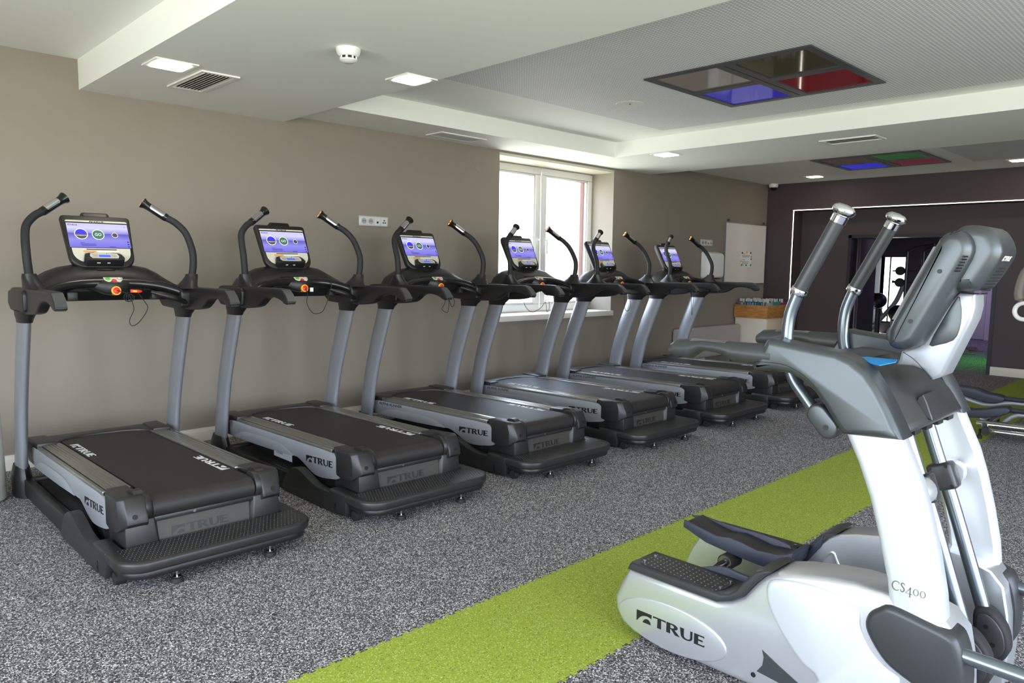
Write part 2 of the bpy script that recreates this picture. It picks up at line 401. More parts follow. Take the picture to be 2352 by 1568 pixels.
# ceiling: near field, coffer, far field
b = MB(); b.box(-.4, 9.2, -3.2, y1, zU, 3.25).box(-.4, 9.2, y2, y3n, zK, 3.25).box(-.4, 9.2, y3, yB+.1, zF, 3.25)
ceil = struct(b.build('ceiling', M['ceil'], smooth=False))
b = MB(); b.box(0, 9.0, y1, y2, zB, 3.25); struct(b.build('trim_1', M['ceil'], smooth=False))
b = MB(); b.box(0, xs, y2, y3n, zC, 3.25); struct(b.build('trim_2', M['ceil'], smooth=False))
b = MB(); b.box(0, 9.0, y3n, y3, zC, 3.25); struct(b.build('trim_3', M['ceil'], smooth=False))
b = MB(); b.box(1.48, 5.6, 3.75, 6.84, zK-.003, zK+.02); b.build('perforated_panel', M['perf'], ceil, smooth=False)
b = MB(); b.box(3.35, 6.2, 9.7, 11.2, zF-.003, zF+.02); b.build('perforated_panel', M['perf'], ceil, smooth=False)

# ---- window in the left wall
xw = -.40
w1 = bpy.data.objects.new('window_1', None); COL.objects.link(w1); w1.location = (xw, (wy0+wy1)/2, wz0); w1['kind'] = 'structure'
OFF = (xw, (wy0+wy1)/2, wz0)
def frame(b, y0, y1_, z0, z1, w, x0, x1):
    b.box(x0, x1, y0, y1_, z0, z0+w).box(x0, x1, y0, y1_, z1-w, z1).box(x0, x1, y0, y0+w, z0+w, z1-w).box(x0, x1, y1_-w, y1_, z0+w, z1-w)
b = MB(); frame(b, wy0, wy1, wz0+.03, wz1-.03, .05, xw-.05, xw-.005); b.build('window_frame', M['white'], w1, off=OFF, smooth=False)
b = MB(); b.box(xw-.05, 0, wy0, wy1, wz1-.03, wz1-.0); b.build('roller_box', M['cream'], w1, off=OFF, smooth=False)
ym = 6.90
for k, (a, c) in enumerate(((wy0+.02, ym-.012), (ym+.012, wy1-.0))):
    b = MB(); frame(b, a, c, wz0+.06, wz1-.04, .085, xw-.035, xw+.03)
    frame(b, a+.085, c-.085, wz0+.145, wz1-.125, .02, xw-.02, xw+.018)
    s = b.bevel(.004, 2).build('sash', M['white'], w1, off=OFF)
    b = MB(); b.box(xw-.012, xw-.006, a+.1, c-.1, wz0+.16, wz1-.14); b.build('pane', M['glass'], s, off=OFF, smooth=False)
    hy = ym-.05 if k == 0 else ym+.075
    b = MB(); b.box(xw+.03, xw+.042, hy-.014, hy+.014, 1.77, 1.86)
    b.tube([(xw+.04, hy, 1.835), (xw+.075, hy, 1.835), (xw+.08, hy, 1.80), (xw+.078, hy, 1.66)], [.009, .01, .011, .009], 8)
    b.build('handle', M['white'], s, off=OFF)
b = MB(); b.box(xw+.0, .035, wy0-.0, wy1+.02, wz0-.02, wz0+.045); b.bevel(.004, 2).build('window_sill', M['white_trim'], w1, off=OFF)
# outside reveal in pink render
b = MB(); b.box(-.66, -.452, wy1-.15, wy1+.35, .3, 3.4).box(-.62, -.452, wy0-.4, wy0+.02, .3, 3.4)
b.build('outer_reveal', M['pink'], w1, off=OFF, smooth=False)

# ------------------------------------------------------------------ ceiling fittings
def downlight(cx, cy, z, s, label):
    t = empty('ceiling_downlight', (cx, cy, z), label, 'ceiling light', 'square downlights')
    b = MB(); h = s/2
    for (x0, x1, ya, yb) in ((-h, h, -h, -h+.035), (-h, h, h-.035, h), (-h, -h+.035, -h+.035, h-.035), (h-.035, h, -h+.035, h-.035)): b.box(x0, x1, ya, yb, -.008, .004)
    b.build('frame', M['white'], t, smooth=False)
    b = MB(); b.prism(rrect(-h+.03, h-.03, -h+.03, h-.03, .02), 'z', -.012, .003); b.build('diffuser', M['lamp'], t)
downlight(1.22, 1.81, zB, .26, 'square warm downlight beside the wide slatted vent in the near beam')
downlight(2.05, 3.075, zB, .25, 'square downlight on the far edge of the near ceiling beam')
downlight(1.225, 7.30, zC, .27, 'square downlight in the middle ceiling beam above the window')
downlight(1.11, 11.5, zF, .25, 'small square downlight in the far ceiling near the dome camera')
downlight(3.80, 11.45, zF, .25, 'downlight at the right edge of the photo beyond the far coloured ceiling panel')
def vent(x0, x1, ya, yb, z, along, label, nsl):
    cx, cy = (x0+x1)/2, (ya+yb)/2
    t = empty('ceiling_vent', (cx, cy, z), label, 'air vent', 'slatted ceiling vents'); off = (cx, cy, z)
    b = MB(); w = .03
    b.box(x0, x1, ya, ya+w, z-.01, z+.004).box(x0, x1, yb-w, yb, z-.01, z+.004).box(x0, x0+w, ya+w, yb-w, z-.01, z+.004).box(x1-w, x1, ya+w, yb-w, z-.01, z+.004)
    b.build('frame', M['white'], t, off=off, smooth=False)
    b = MB(); b.box(x0+w, x1-w, ya+w, yb-w, z-.001, z+.002); b.build('backing', M['rubber'], t, off=off, smooth=False)
    first = None
    for k in range(nsl):
        if along == 'x':
            p = ya+w + (yb-ya-2*w)*(k+.35)/nsl
            c = (cx, p, z-.005)
        else:
            p = x0+w + (x1-x0-2*w)*(k+.35)/nsl
            c = (p, cy, z-.005)
        if first is None:
            b = MB(); L = ((x1-x0) if along == 'x' else (yb-ya))/2-w; ww = ((yb-ya) if along == 'x' else (x1-x0))/nsl*.4
            if along == 'x': b.prism([(-ww, -.007), (ww, .003), (ww, .0045), (-ww, -.0055)], 'x', -L, L)
            else: b.prism([(-ww, .003), (ww, -.007), (ww, -.0055), (-ww, .0045)], 'y', -L, L)
            first = b.build('slat', M['white'], t, smooth=False); s = first
        else:
            s = first.copy(); COL.objects.link(s); s.parent = t
        s.location = Vector(c)-Vector(off)
vent(.62, 1.245, 2.0, 2.255, zB, 'x', 'slatted white air vent in the near beam beside the leftmost downlight', 8)
vent(.165, .42, 4.65, 5.25, zC, 'y', 'slatted white vent in the soffit along the treadmill wall', 8)
vent(2.88, 3.43, 7.54, 7.83, zC, 'x', 'slatted white vent in the middle ceiling beam', 3)
vent(1.75, 2.3, .72, .98, zU, 'x', 'ceiling vent just peeking in at the top left edge', 6)
t = empty('smoke_detector', (2.351, 2.401, zB), 'white round smoke detector under the near ceiling beam', 'smoke detector')
b = MB(); b.lathe([(.0, 0), (.07, 0), (.07, -.012), (.064, -.03), (.052, -.045)], (0, 0, 0), (0, 0, 1), 28); b.build('base', M['white'], t)
b = MB(); b.lathe([(.044, -.044), (.044, -.062)], (0, 0, 0), (0, 0, 1), 24); b.build('sensor_slots', M['char'], t)
b = MB(); b.lathe([(.05, -.06), (.05, -.066), (.035, -.078), (.0, -.08)], (0, 0, 0), (0, 0, 1), 28)
for k in range(8):
    a = k*math.pi/4; b.box(.043*math.cos(a)-.005, .043*math.cos(a)+.005, .043*math.sin(a)-.005, .043*math.sin(a)+.005, -.062, -.043)
b.build('cap', M['white'], t)
t = empty('ceiling_speaker', (2.011, 5.543, zK), 'flat round white speaker set in the perforated coffer', 'speaker')
b = MB(); b.lathe([(.0, -.004), (.11, -.004), (.125, -.006), (.13, 0)], (0, 0, 0), (0, 0, 1), 36); b.build('grille', M['white'], t)
b = MB(); b.lathe([(.0, -.008), (.008, -.008), (.008, -.003)], (0, 0, 0), (0, 0, 1), 12); b.build('badge', M['char'], t)
t = empty('dome_camera', (.142, 12.1, zF), 'small white dome camera in the ceiling corner by the dark wall', 'camera')
b = MB(); b.lathe([(.0, 0), (.075, 0), (.078, -.03), (.07, -.06), (.0, -.06)], (0, 0, 0), (0, 0, 1), 24); b.build('base', M['white'], t)
b = MB(); b.lathe([(.05, -.06), (.046, -.085), (.03, -.103), (.0, -.11)], (0, 0, 0), (0, 0, 1), 24); b.build('dome', M['black_gloss'], t)
def pane_mat(name, col, es):
    return mat(name, col, .06, spec=1.0, metal=.25, emit=col, es=es)
def panel4(x0, x1, ya, yb, z, cols, label, fw=.06):
    cx, cy = (x0+x1)/2, (ya+yb)/2
    t = empty('ceiling_colour_panel', (cx, cy, z), label, 'ceiling panel', 'four pane coloured ceiling panels'); off = (cx, cy, z)
    fm = mat('panel_frame', srgb(84, 84, 88), .35, metal=.4)
    b = MB(); b.box(x0, x1, ya, ya+fw, z-.014, z).box(x0, x1, yb-fw, yb, z-.014, z).box(x0, x0+fw, ya+fw, yb-fw, z-.014, z).box(x1-fw, x1, ya+fw, yb-fw, z-.014, z)
    b.box(cx-.006-fw, cx-.006, ya+fw, yb-fw, z-.014, z).box(cx+.006, cx+.006+fw, ya+fw, yb-fw, z-.014, z)
    b.box(x0+fw, cx-.006-fw, cy-fw*.8, cy+fw*.8, z-.014, z).box(cx+.006+fw, x1-fw, cy-fw*.8, cy+fw*.8, z-.014, z)
    b.build('frame', fm, t, off=off, smooth=False)
    q = {(0, 0): (x0+fw, cx-.006-fw, ya+fw, cy-fw*.8), (1, 0): (cx+.006+fw, x1-fw, ya+fw, cy-fw*.8), (0, 1): (x0+fw, cx-.006-fw, cy+fw*.8, yb-fw), (1, 1): (cx+.006+fw, x1-fw, cy+fw*.8, yb-fw)}
    for k, m_ in cols.items():
        r = q[k]; b = MB(); b.box(r[0], r[1], r[2], r[3], z-.006, z-.001); b.build('pane', m_, t, off=off, smooth=False)
panel4(2.63, 3.96, 4.89, 6.238, zK, {(0, 0): pane_mat('pane_clear', srgb(120, 112, 106), .1), (1, 0): pane_mat('pane_olive', srgb(72, 72, 50), .06), (0, 1): pane_mat('pane_blue', srgb(52, 50, 180), .16), (1, 1): pane_mat('pane_red', srgb(110, 24, 30), .14)},
       'large square ceiling panel of four tinted mirror panes in the perforated coffer')
panel4(1.80, 3.12, 9.77, 11.06, zF, {(0, 0): pane_mat('pane_brown', srgb(70, 58, 56), .15), (1, 0): pane_mat('pane_green', srgb(20, 92, 40), .2), (0, 1): pane_mat('pane_blue_far', srgb(30, 36, 190), .32), (1, 1): pane_mat('pane_wine', srgb(104, 24, 44), .2)},
       'farther coloured ceiling panel with green, blue and wine red panes')

# ------------------------------------------------------------------ wall fittings
def socket_strip(y0, y1_, z0, z1, label):
    cy, cz = (y0+y1_)/2, (z0+z1)/2; off = (0, cy, cz)
    t = empty('socket_strip', (0, cy, cz), label, 'socket', 'wall socket strips')
    fm = mat('socket_frame', srgb(196, 195, 190), .35, metal=.3)
    b = MB(); b.box(0, .012, y0, y1_, z0, z1); b.bevel(.006, 2).build('frame', fm, t, off=off)
    w = (y1_-y0-.03)/4
    for k in range(4):
        a = y0+.015+k*w
        b = MB(); b.box(.011, .015, a+.002, a+w-.002, z0+.012, z1-.012); m_ = b.build('module', mat('socket_face', srgb(214, 212, 206), .4), t, off=off, smooth=False)
        c = (.0152, a+w/2, cz)
        if k < 2:
            b = MB(); b.lathe([(.0, .0), (.024, 0), (.024, .003), (.028, .003), (.028, -.001)], (c[0]-.0, c[1], c[2]), (1, 0, 0), 20); b.build('well', mat('socket_well', srgb(168, 166, 160), .5), m_, off=off)
            b = MB()
            for d in (-.01, .01): b.cyl((c[0]+.002, c[1]+d, c[2]), (c[0]+.0045, c[1]+d, c[2]), .004, 8)
            b.build('pin_hole', M['ink'], m_, off=off)
        elif k == 2:
            b = MB(); b.box(c[0]-.001, c[0]+.003, c[1]-.009, c[1]+.009, c[2]-.018, c[2]+.0); b.build('jack', M['ink'], m_, off=off, smooth=False)
        else:
            for d in ((-.012, -.01), (.012, -.01), (0, .012)):
                b = MB(); b.cyl((c[0]-.001, c[1]+d[0], c[2]+d[1]), (c[0]+.003, c[1]+d[0], c[2]+d[1]), .007, 10); b.build('jack', M['ink'], m_, off=off)
socket_strip(3.964, 4.305, 1.866, 1.967, 'grey four way socket strip on the wall between second and third treadmill')
socket_strip(10.08, 10.43, 1.845, 1.947, 'grey four way socket strip above the white hand dryer')
b = MB(); b.lathe([(.062, 0), (.062, .003), (.056, .004), (0, .004)], (0, 5.52, 2.58), (1, 0, 0), 30)
tag(b.build('cover_plate', M['wall'], off=(0, 5.52, 2.58)), 'round wall painted cover plate left of the window', 'cover plate').location = (0, 5.52, 2.58)
t = empty('hand_dryer', (0, 10.35, 1.34), 'white hand dryer on the wall left of the whiteboard', 'hand dryer')
b = MB(); b.taper(rrect(-.25, .25, 0, .43, .05), rrect(-.21, .21, .02, .39, .06), 'x', 0, .16); b.bevel(.03, 3).build('body', M['white'], t)
b = MB(); b.box(.02, .12, -.16, .16, -.006, .008); b.build('outlet', M['char'], t, smooth=False)
# whiteboard
t = empty('whiteboard', (0, 11.47, 1.24), 'whiteboard with thin grey frame and magnets on the wall by the corner', 'whiteboard')
wy, wh = .69, 1.02
b = MB(); b.box(.005, .02, -wy+.012, wy-.012, .012, wh-.012); b.build('board', mat('board_white', srgb(232, 226, 218), .25), t, smooth=False)
b = MB(); b.box(0, .026, -wy, wy, 0, .022).box(0, .026, -wy, wy, wh-.022, wh).box(0, .026, -wy, -wy+.022, .022, wh-.022).box(0, .026, wy-.022, wy, .022, wh-.022)
b.build('frame', mat('alu_frame', srgb(160, 160, 158), .35, metal=.7), t, smooth=False)
for s in (-1, 1):
    b = MB(); b.box(0, .03, s*(wy-.1)-.012, s*(wy-.1)+.012, wh, wh+.035); b.build('hanger', M['char_l'], t, smooth=False)
b = MB(); b.box(.0205, .0212, -.155, .20, .29, .545)
tag(b.build('notice_sheet', mat('paper', srgb(244, 240, 236), .7), smooth=False, off=(.02, 0, .41)), 'white printed notice held to the whiteboard by magnets', 'paper').location = (.02, 11.47, 1.65)
ns = bpy.data.objects['notice_sheet']
for k, (zz, ya, yb) in enumerate(((.10, -.11, -.02), (.07, -.11, .15), (.05, -.11, .12), (.0, -.11, -.01), (-.035, -.11, .12), (-.06, -.11, .1), (-.085, -.11, -.04))):
    b = MB(); b.box(.0013, .0016, ya, yb, zz-.004, zz+.004); b.build('text_line', mat('print_grey', srgb(110, 106, 106), .6), ns, smooth=False)
for nm, dy, dz_, m_ in (('blue', -.12, .115, M['navy']), ('big yellow', .03, .125, M['yellow']), ('dark blue', .165, .118, M['navy']), ('green', .185, .055, M['green_b']), ('red', .182, .015, M['red']), ('small yellow', -.15, -.02, M['yellow']), ('large green left', -.13, -.085, M['green_b']), ('black', .02, -.088, M['ink']), ('large green right', .175, -.085, M['green_b'])):
    b = MB(); r = .02 if 'l' == nm[0] or 'big' in nm else .014; b.lathe([(r, 0), (r, .008), (r*.7, .012), (0, .012)], (0, 0, 0), (1, 0, 0), 14)
    o = tag(b.build('magnet', m_), {'blue': 'blue magnet at the top left corner of the notice', 'big yellow': 'yellow magnet at the top centre of the notice', 'dark blue': 'dark blue magnet at the top right corner of the notice', 'green': 'small green magnet at the right edge of the notice', 'red': 'red magnet at the right edge of the notice', 'small yellow': 'small yellow magnet at the left edge of the notice', 'large green left': 'large green magnet at the lower left corner of the notice', 'black': 'black magnet at the bottom centre of the notice', 'large green right': 'large green magnet at the lower right corner of the notice'}[nm], 'magnet', 'magnets on the whiteboard')
    o.location = (.022, 11.47+dy, 1.65+dz_)
# low wall heater
t = empty('wall_heater', (0, 10.25, .0), 'low grey wall heater with rounded top beside the white cabinet', 'heater')
b = MB(); b.prism(rrect(-.88, .92, .12, .60, .05), 'x', .02, .16); b.bevel(.03, 3).build('casing', mat('heater_grey', srgb(172, 164, 160), .4), t)
for s in (-.6, .6):
    b = MB(); b.box(.0, .14, s-.03, s+.03, 0, .14); b.build('leg', mat('heater_leg', srgb(140, 134, 130), .4), t, smooth=False)
# cabinet + wooden card tray
cb = empty('storage_cabinet', (.3, 11.57, 0), 'white storage cabinet under the wooden card tray', 'cabinet')
b = MB(); b.box(.03, .575, 11.2, 11.93, .02, .705); b.bevel(.004, 2).build('body', mat('cabinet_white', srgb(224, 214, 198), .45), cb, off=(.3, 11.57, 0))
b = MB(); b.box(.05, .555, 11.22, 11.91, 0, .03); b.build('plinth', M['char'], cb, off=(.3, 11.57, 0), smooth=False)
b = MB(); b.box(.575, .588, 11.215, 11.915, .04, .69); b.bevel(.003, 2).build('door', mat('cabinet_cream', srgb(226, 206, 174), .45), cb, off=(.3, 11.57, 0))
tr_ = empty('card_tray', (.31, 11.56, .706), 'open wooden tray of upright cards on the white cabinet', 'tray')
b = MB(); z0, z1 = .0, .21
for q in ((-.29, .29, -.39, -.372, z0, z1), (-.29, .29, .372, .39, z0, z1), (-.29, -.272, -.372, .372, z0, z1), (.272, .29, -.372, .372, z0, z1)): 
    b = MB(); b.box(*q); b.bevel(.003, 2).build('side_board', M['wood'], tr_)
b = MB(); b.box(-.272, .272, -.372, .372, 0, .012); b.build('bottom_board', M['wood'], tr_, smooth=False)
cm = [mat('card_'+str(i), srgb(*c), .6) for i, c in enumerate(((54, 130, 120), (196, 190, 186), (150, 60, 96), (58, 72, 170), (222, 216, 210), (120, 96, 120), (70, 150, 130), (92, 50, 120), (176, 176, 182)))]
cardm = []
for i in range(9):
    b = MB(); b.box(-.0035, .0035, -.11, .11, 0, .235 if i % 3 else .25); 
    if i % 2 == 0: b.mi = 1; b.box(-.0022, .0022, -.06, -.02, .2, .295)
    o = b.build('file_card', [cm[i], M['white']], smooth=False); cardm.append(o.data); bpy.data.objects.remove(o)
ncard = 0
for row, yy in enumerate((-.245, .0, .245)):
    for k in range(34):
        o = bpy.data.objects.new('file_card', random.choice(cardm)); COL.objects.link(o)
        o.location = (.31-.255+.0153*k, 11.56+yy, .719); o.rotation_euler = (0, 0, 0)
        tag(o, 'upright card among many in the wooden tray on the cabinet', 'card', 'cards in the wooden tray'); ncard += 1

# ------------------------------------------------------------------ treadmills
X0 = 1.7
TO = (X0, 0, 0)
def zt(x): return .332 + (x-.6)*.0165
def ell(cx, cy, z, a, b_, n=20): return [(cx+a*math.cos(2*math.pi*k/n), cy+b_*math.sin(2*math.pi*k/n), z) for k in range(n)]
def make_treadmill():
    T = empty('treadmill', (0, 0, 0), 'x', 'treadmill', 'treadmills in a row along the wall')
    P = lambda b, nm, m_, par=None, **k: b.build(nm, m_, par or T, off=TO, **k)
    for s in (-1, 1):
        # ---- lower frame
        b = MB(); b.prism([(.74, .02), (2.3, .015), (2.3, .09), (1.74, .13), (.74, .125)], 'y', s*.425, s*.474); P(b.bevel(.008, 2), 'base_rail', M['black'])
        hump = catmull([(1.70, .008), (1.72, .05), (1.757, .108), (1.80, .152), (1.86, .182), (1.92, .19), (1.99, .174), (2.10, .138), (2.22, .122), (2.385, .132)], 4)
        b = MB(); b.prism([(p.x, p.y) for p in [Vector((q[0], q[1], 0)) for q in hump]] + [(2.5, .143), (2.5, .02), (2.37, .008)], 'y', s*.425, s*.483); P(b.bevel(.008, 2), 'frame_cover', M['char'])
        b = MB(); b.cyl((2.385, s*.484, .045), (2.385, s*.488, .045), .008, 10); b.box(2.379, 2.391, s*.4835-.001, s*.4835+.002, .02, .075); P(b, 'bolt_slot', M['ink'])
        b = MB(); b.cyl((2.55, s*.46, .03), (2.55, s*.42, .03), .03, 16); P(b, 'wheel', M['rubber'])
        # ---- adjustable foot
        b = MB(); b.lathe([(.0, 0), (.026, 0), (.03, .004), (.026, .022), (.012, .026), (0, .026)], (2.705, s*.232, 0), (0, 0, 1), 20); f = P(b, 'levelling_foot', M['rubber'])
        b = MB(); b.cyl((2.705, s*.232, .024), (2.705, s*.232, .07), .006, 10); b.lathe([(.0, .0265), (.02, .0265), (.02, .029), (0, .029)], (2.705, s*.232, 0), (0, 0, 1), 16); P(b, 'bolt', M['steel'], f)
        # ---- upright
        b = MB(); rings = []
        for x, z, a, h in [(.70, .10, .085, .034), (.718, .2, .086, .034), (.735, .3, .087, .034), (.76, .42, .089, .034), (.79, .55, .091, .034), (.824, .66, .093, .034), (.86, .76, .095, .034), (.9, .87, .097, .034), (.945, .98, .098, .034), (.985, 1.08, .098, .034), (1.015, 1.16, .098, .034)]:
            rings.append(ell(x, s*.465, z, a, h))
        b.loft(rings); P(b, 'upright', M['post'], sharp=50)
        b = MB(); b.loft([ell(.70, s*.465, z, a, h, 16) for z, a, h in ((0.002, .125, .052), (.1, .128, .054), (.135, .125, .053), (.19, .1, .043), (.2, .094, .04))]); P(b, 'upright_boot', M['black'])
        b = MB(); b.loft([ell(x, s*.462, z, a, h, 20) for x, z, a, h in ((1.005, 1.128, .103, .038), (1.015, 1.15, .11, .042), (1.03, 1.175, .13, .05), (1.04, 1.2, .14, .052))]); P(b, 'upright_collar', M['black'])
        # ---- head and armrest
        out = catmull([(.80, 1.225), (.782, 1.27), (.79, 1.312), (.83, 1.33), (.95, 1.334), (1.4, 1.335), (1.72, 1.335), (1.775, 1.325), (1.815, 1.295), (1.85, 1.255), (1.838, 1.238), (1.80, 1.237), (1.735, 1.262), (1.63, 1.277), (1.53, 1.264), (1.46, 1.225), (1.39, 1.2), (1.2, 1.184), (.92, 1.19)], 4, True)
        pl = [(p.x, p.y) for p in [Vector((q[0], q[1], 0)) for q in out]]
        b = MB(); b.prism(pl, 'y', s*.428, s*.488); P(b.bevel(.01, 3, 50), 'armrest', M['black'], sharp=45)
        b = MB(); b.prism([(.80, 1.235), (.82, 1.315), (.95, 1.325), (1.2, 1.327), (1.22, 1.3), (1.21, 1.20), (1.05, 1.188), (.86, 1.195)], 'y', s*.375, s*.506); P(b.bevel(.014, 3), 'console_bracket', M['black'])
        b = MB(); b.loft([[(1.775, s*.431, 1.3275), (1.775, s*.486, 1.3275), (1.777, s*.486, 1.3295), (1.777, s*.431, 1.3295)],
                          [(1.818, s*.431, 1.296), (1.818, s*.486, 1.296), (1.8215, s*.486, 1.298), (1.8215, s*.431, 1.298)],
                          [(1.850, s*.431, 1.258), (1.850, s*.486, 1.258), (1.8535, s*.486, 1.259), (1.8535, s*.431, 1.259)],
                          [(1.842, s*.435, 1.239), (1.842, s*.482, 1.239), (1.843, s*.482, 1.236), (1.843, s*.435, 1.236)]]); P(b, 'armrest_tip', M['char_l'])
        # ---- upright grip: cup, foam tube, sensor, end knob
        b = MB(); b.loft([ell(1.16+dx, s*.455+s*dy, z, a, h, 18) for dx, dy, z, a, h in ((.0, -.02, 1.325, .15, .055), (.0, -.015, 1.345, .115, .05), (.01, -.004, 1.375, .075, .044), (.02, .004, 1.40, .05, .04), (.025, .006, 1.42, .04, .036))]); P(b, 'grip_cup', M['black'])
        path = catmull([(1.185, s*.46, 1.40), (1.195, s*.468, 1.47), (1.19, s*.471, 1.55), (1.155, s*.465, 1.63), (1.115, s*.448, 1.70), (1.085, s*.40, 1.757), (1.065, s*.348, 1.788)], 5)
        b = MB(); b.tube(path, .0225, 14); P(b, 'grip_tube', M['rubber'])
        p0, p1 = Vector((1.068, s*.355, 1.784)), Vector((1.02, s*.222, 1.878)); d = (p1-p0)
        b = MB(); b.tube([p0, p0+d*.04, p0+d*.72, p0+d*.86, p0+d*.96, p1], [.0255, .0265, .025, .027, .034, .036], 18); kb = P(b, 'grip_end', M['black_gloss'])
        b = MB(); ss = MB()
        side = Vector((.8, 0, .6)); side = (side-d.normalized()*side.dot(d.normalized())).normalized(); oth = d.normalized().cross(side)
        rings = []
        for tt, w in ((.12, .5), (.16, .85), (.2, .95), (.62, .95), (.66, .85), (.70, .5)):
            c = p0+d*tt; rings.append([c + (side*math.cos(a)+oth*math.sin(a))*.0268 for a in [w*(-1+2*k/8) for k in range(9)]])
        b.loft(rings, cap=False, closed=False); P(b, 'pulse_sensor', M['chrome'], kb); ss.bm.free()
        dn = d.normalized(); b = MB(); b.lathe([(.0, .0), (.031, 0), (.031, .002), (0, .002)], p1, dn, 18); P(b, 'button_face', M['navy'], kb)
        ux = dn.cross(Vector((0, 0, 1))).normalized(); uy = ux.cross(dn)
        for q in (-1, 1):
            b = MB(); b.lathe([(.0, .0015), (.011, .0015), (.011, .0045), (0, .005)], p1 + uy*q*.014, dn, 14); P(b, 'button', M['orange'], kb)
        # ---- deck side
        for (ya, yb, nm, m_, dz_) in ((.272, .379, 'step_rail', M['rail'], 0), (.386, .404, 'rail_edge', M['rail'], -.002)):
            b = MB(); b.prism([(.84, zt(.84)-.03), (2.215, zt(2.2)-.03), (2.215, zt(2.2)+dz_), (.84, zt(.84)+dz_)], 'y', s*ya, s*yb); r_ = P(b.bevel(.003, 2), nm, m_)
            if nm == 'step_rail':
                for g in (.30, .318, .336, .354):
                    b = MB(); b.prism([(.845, zt(.845)), (2.21, zt(2.21)), (2.21, zt(2.21)+.0012), (.845, zt(.845)+.0012)], 'y', s*g, s*(g+.006)); P(b, 'grip_rib', M['rail'], r_, smooth=False)
        b = MB(); b.prism([(.84, zt(.84)-.032), (2.215, zt(2.2)-.032), (2.215, zt(2.2)-.008), (.84, zt(.84)-.008)], 'y', s*.26, s*.40); P(b, 'deck_core', M['rubber'], smooth=False)
        sp = catmull([(.765, .312), (1.1, .3185), (1.5, .3265), (1.9, .333), (2.15, .3375), (2.235, .33), (2.285, .30), (2.30, .25), (2.298, .19), (2.18, .162), (2.06, .15), (1.97, .16), (1.88, .195), (1.80, .22), (1.72, .223), (1.4, .208), (1.1, .2), (.79, .193), (.745, .21), (.742, .27)], 5, True)
        b = MB(); b.prism([(p.x, p.y) for p in sp], 'y', s*.384, s*.407); sc = P(b.bevel(.005, 2, 50), 'side_cover', M['silver'])
        rg = catmull([(.94, .247), (1.04, .266), (1.26, .274), (1.47, .278), (1.58, .268), (1.68, .24), (1.735, .224)], 5)
        b = MB(); b.prism([(p.x, p.y) for p in rg] + [(1.4, .209), (1.1, .201), (.80, .195)], 'y', s*.404, s*.415); P(b.bevel(.006, 2, 40), 'lower_ridge', M['silver'], sc)
        if s < 0: decal(LOGO, (1.905, -.4075, .222), (1, 0, .06), (0, 0, 1), .042, M['ink'], 'logo', sc, TO, 1.78)
        else: decal(LOGO, (2.235, .4075, .24), (-1, 0, -.06), (0, 0, 1), .042, M['ink'], 'logo', sc, TO, 1.78)
        # ---- rear end cap
        capA = [(2.285, .362), (2.42, .372), (2.445, .362), (2.462, .30), (2.458, .215), (2.44, .205), (2.35, .195), (2.285, .21)]
        capB = [(2.21, .368), (2.445, .378), (2.478, .372), (2.515, .295), (2.522, .255), (2.505, .238), (2.30, .20), (2.21, .22)]
        b = MB(); b.loft([[(x, s*.412, z) for x, z in capA], [(x, s*.384, z) for x, z in capB], [(x, s*.30, z) for x, z in capB], [(x, s*.288, z-.004) for x, z in capB]]); cp = P(b.bevel(.006, 2, 25), 'end_cap', M['char'])
        b = MB(); b.lathe([(.0, 0), (.012, 0), (.012, .003), (0, .003)], (2.5165, s*.348, .29), (1, 0, .06), 16); P(b, 'screw_hole', M['ink'], cp)
        b = MB(); b.lathe([(.0, 0), (.072, 0), (.076, .006), (.076, .03), (0, .03)], (2.428, s*.262, .305), (0, s, 0), 28); P(b, 'roller_guard', M['char'], cp)
        b = MB(); b.loft([[(2.40+.055*math.cos(a), s*yy, .362+.03*math.sin(a)) for a in [math.pi*k/8 for k in range(9)]] for yy in (.285, .33)]); P(b, 'cap_bulge', M['char'], cp)
        # ---- rear pillar of the lift housing
        b = MB(); b.taper([(2.30, s*.39), (2.505, s*.39), (2.505, s*.235), (2.44, s*.205), (2.30, s*.205)], [(2.30, s*.388), (2.495, s*.388), (2.495, s*.255), (2.455, s*.235), (2.30, s*.235)], 'z', .09, .262); P(b.bevel(.005, 2), 'rear_pillar', M['char'])
        for k in range(2):
            for j in range(7):
                b = MB(); b.box(2.06+k*.1, 2.13+k*.1, s*.386-.003, s*.386+.003, .095+j*.011, .1+j*.011)
                P(b, 'vent_slit', M['ink'], smooth=False)
    # ---- centre parts
    b = MB(); b.box(.80, 1.9, -.40, .40, .03, .1).box(.9, 1.5, -.30, .30, .09, .20); P(b.bevel(.01, 2), 'drive_tray', M['rubber'])
    b = MB(); b.box(.70, .76, -.44, .44, .03, .11); P(b.bevel(.006, 2), 'front_crossbar', M['black'])
    b = MB(); b.box(1.95, 2.46, -.384, .384, .09, .215); P(b.bevel(.006, 2), 'lift_housing', M['char'])
    b = MB(); b.loft([[(2.488, -.235, .09), (2.488, .225, .09), (2.40, .225, .09), (2.40, -.235, .09)], [(2.466, -.245, .24), (2.466, .235, .24), (2.39, .235, .24), (2.39, -.245, .24)]]); rpn = P(b, 'rear_panel', M['panel'], smooth=False)
    nz_ = Vector((.13, 0, .025)).normalized()
    decal(LOGO, (2.4805, -.17, .15), (0, 1, 0), (-.147, 0, 1), .042, M['char'], 'embossed_logo', rpn, TO, 1.55)
    b = MB(); b.box(2.462, 2.487, -.262, .262, .236, .262); P(b.bevel(.005, 2), 'rear_bar', M['char'])
    b = MB(); b.cyl((2.485, -.06, .252), (2.49, -.06, .252), .008, 12); P(b, 'screw', M['steel'])
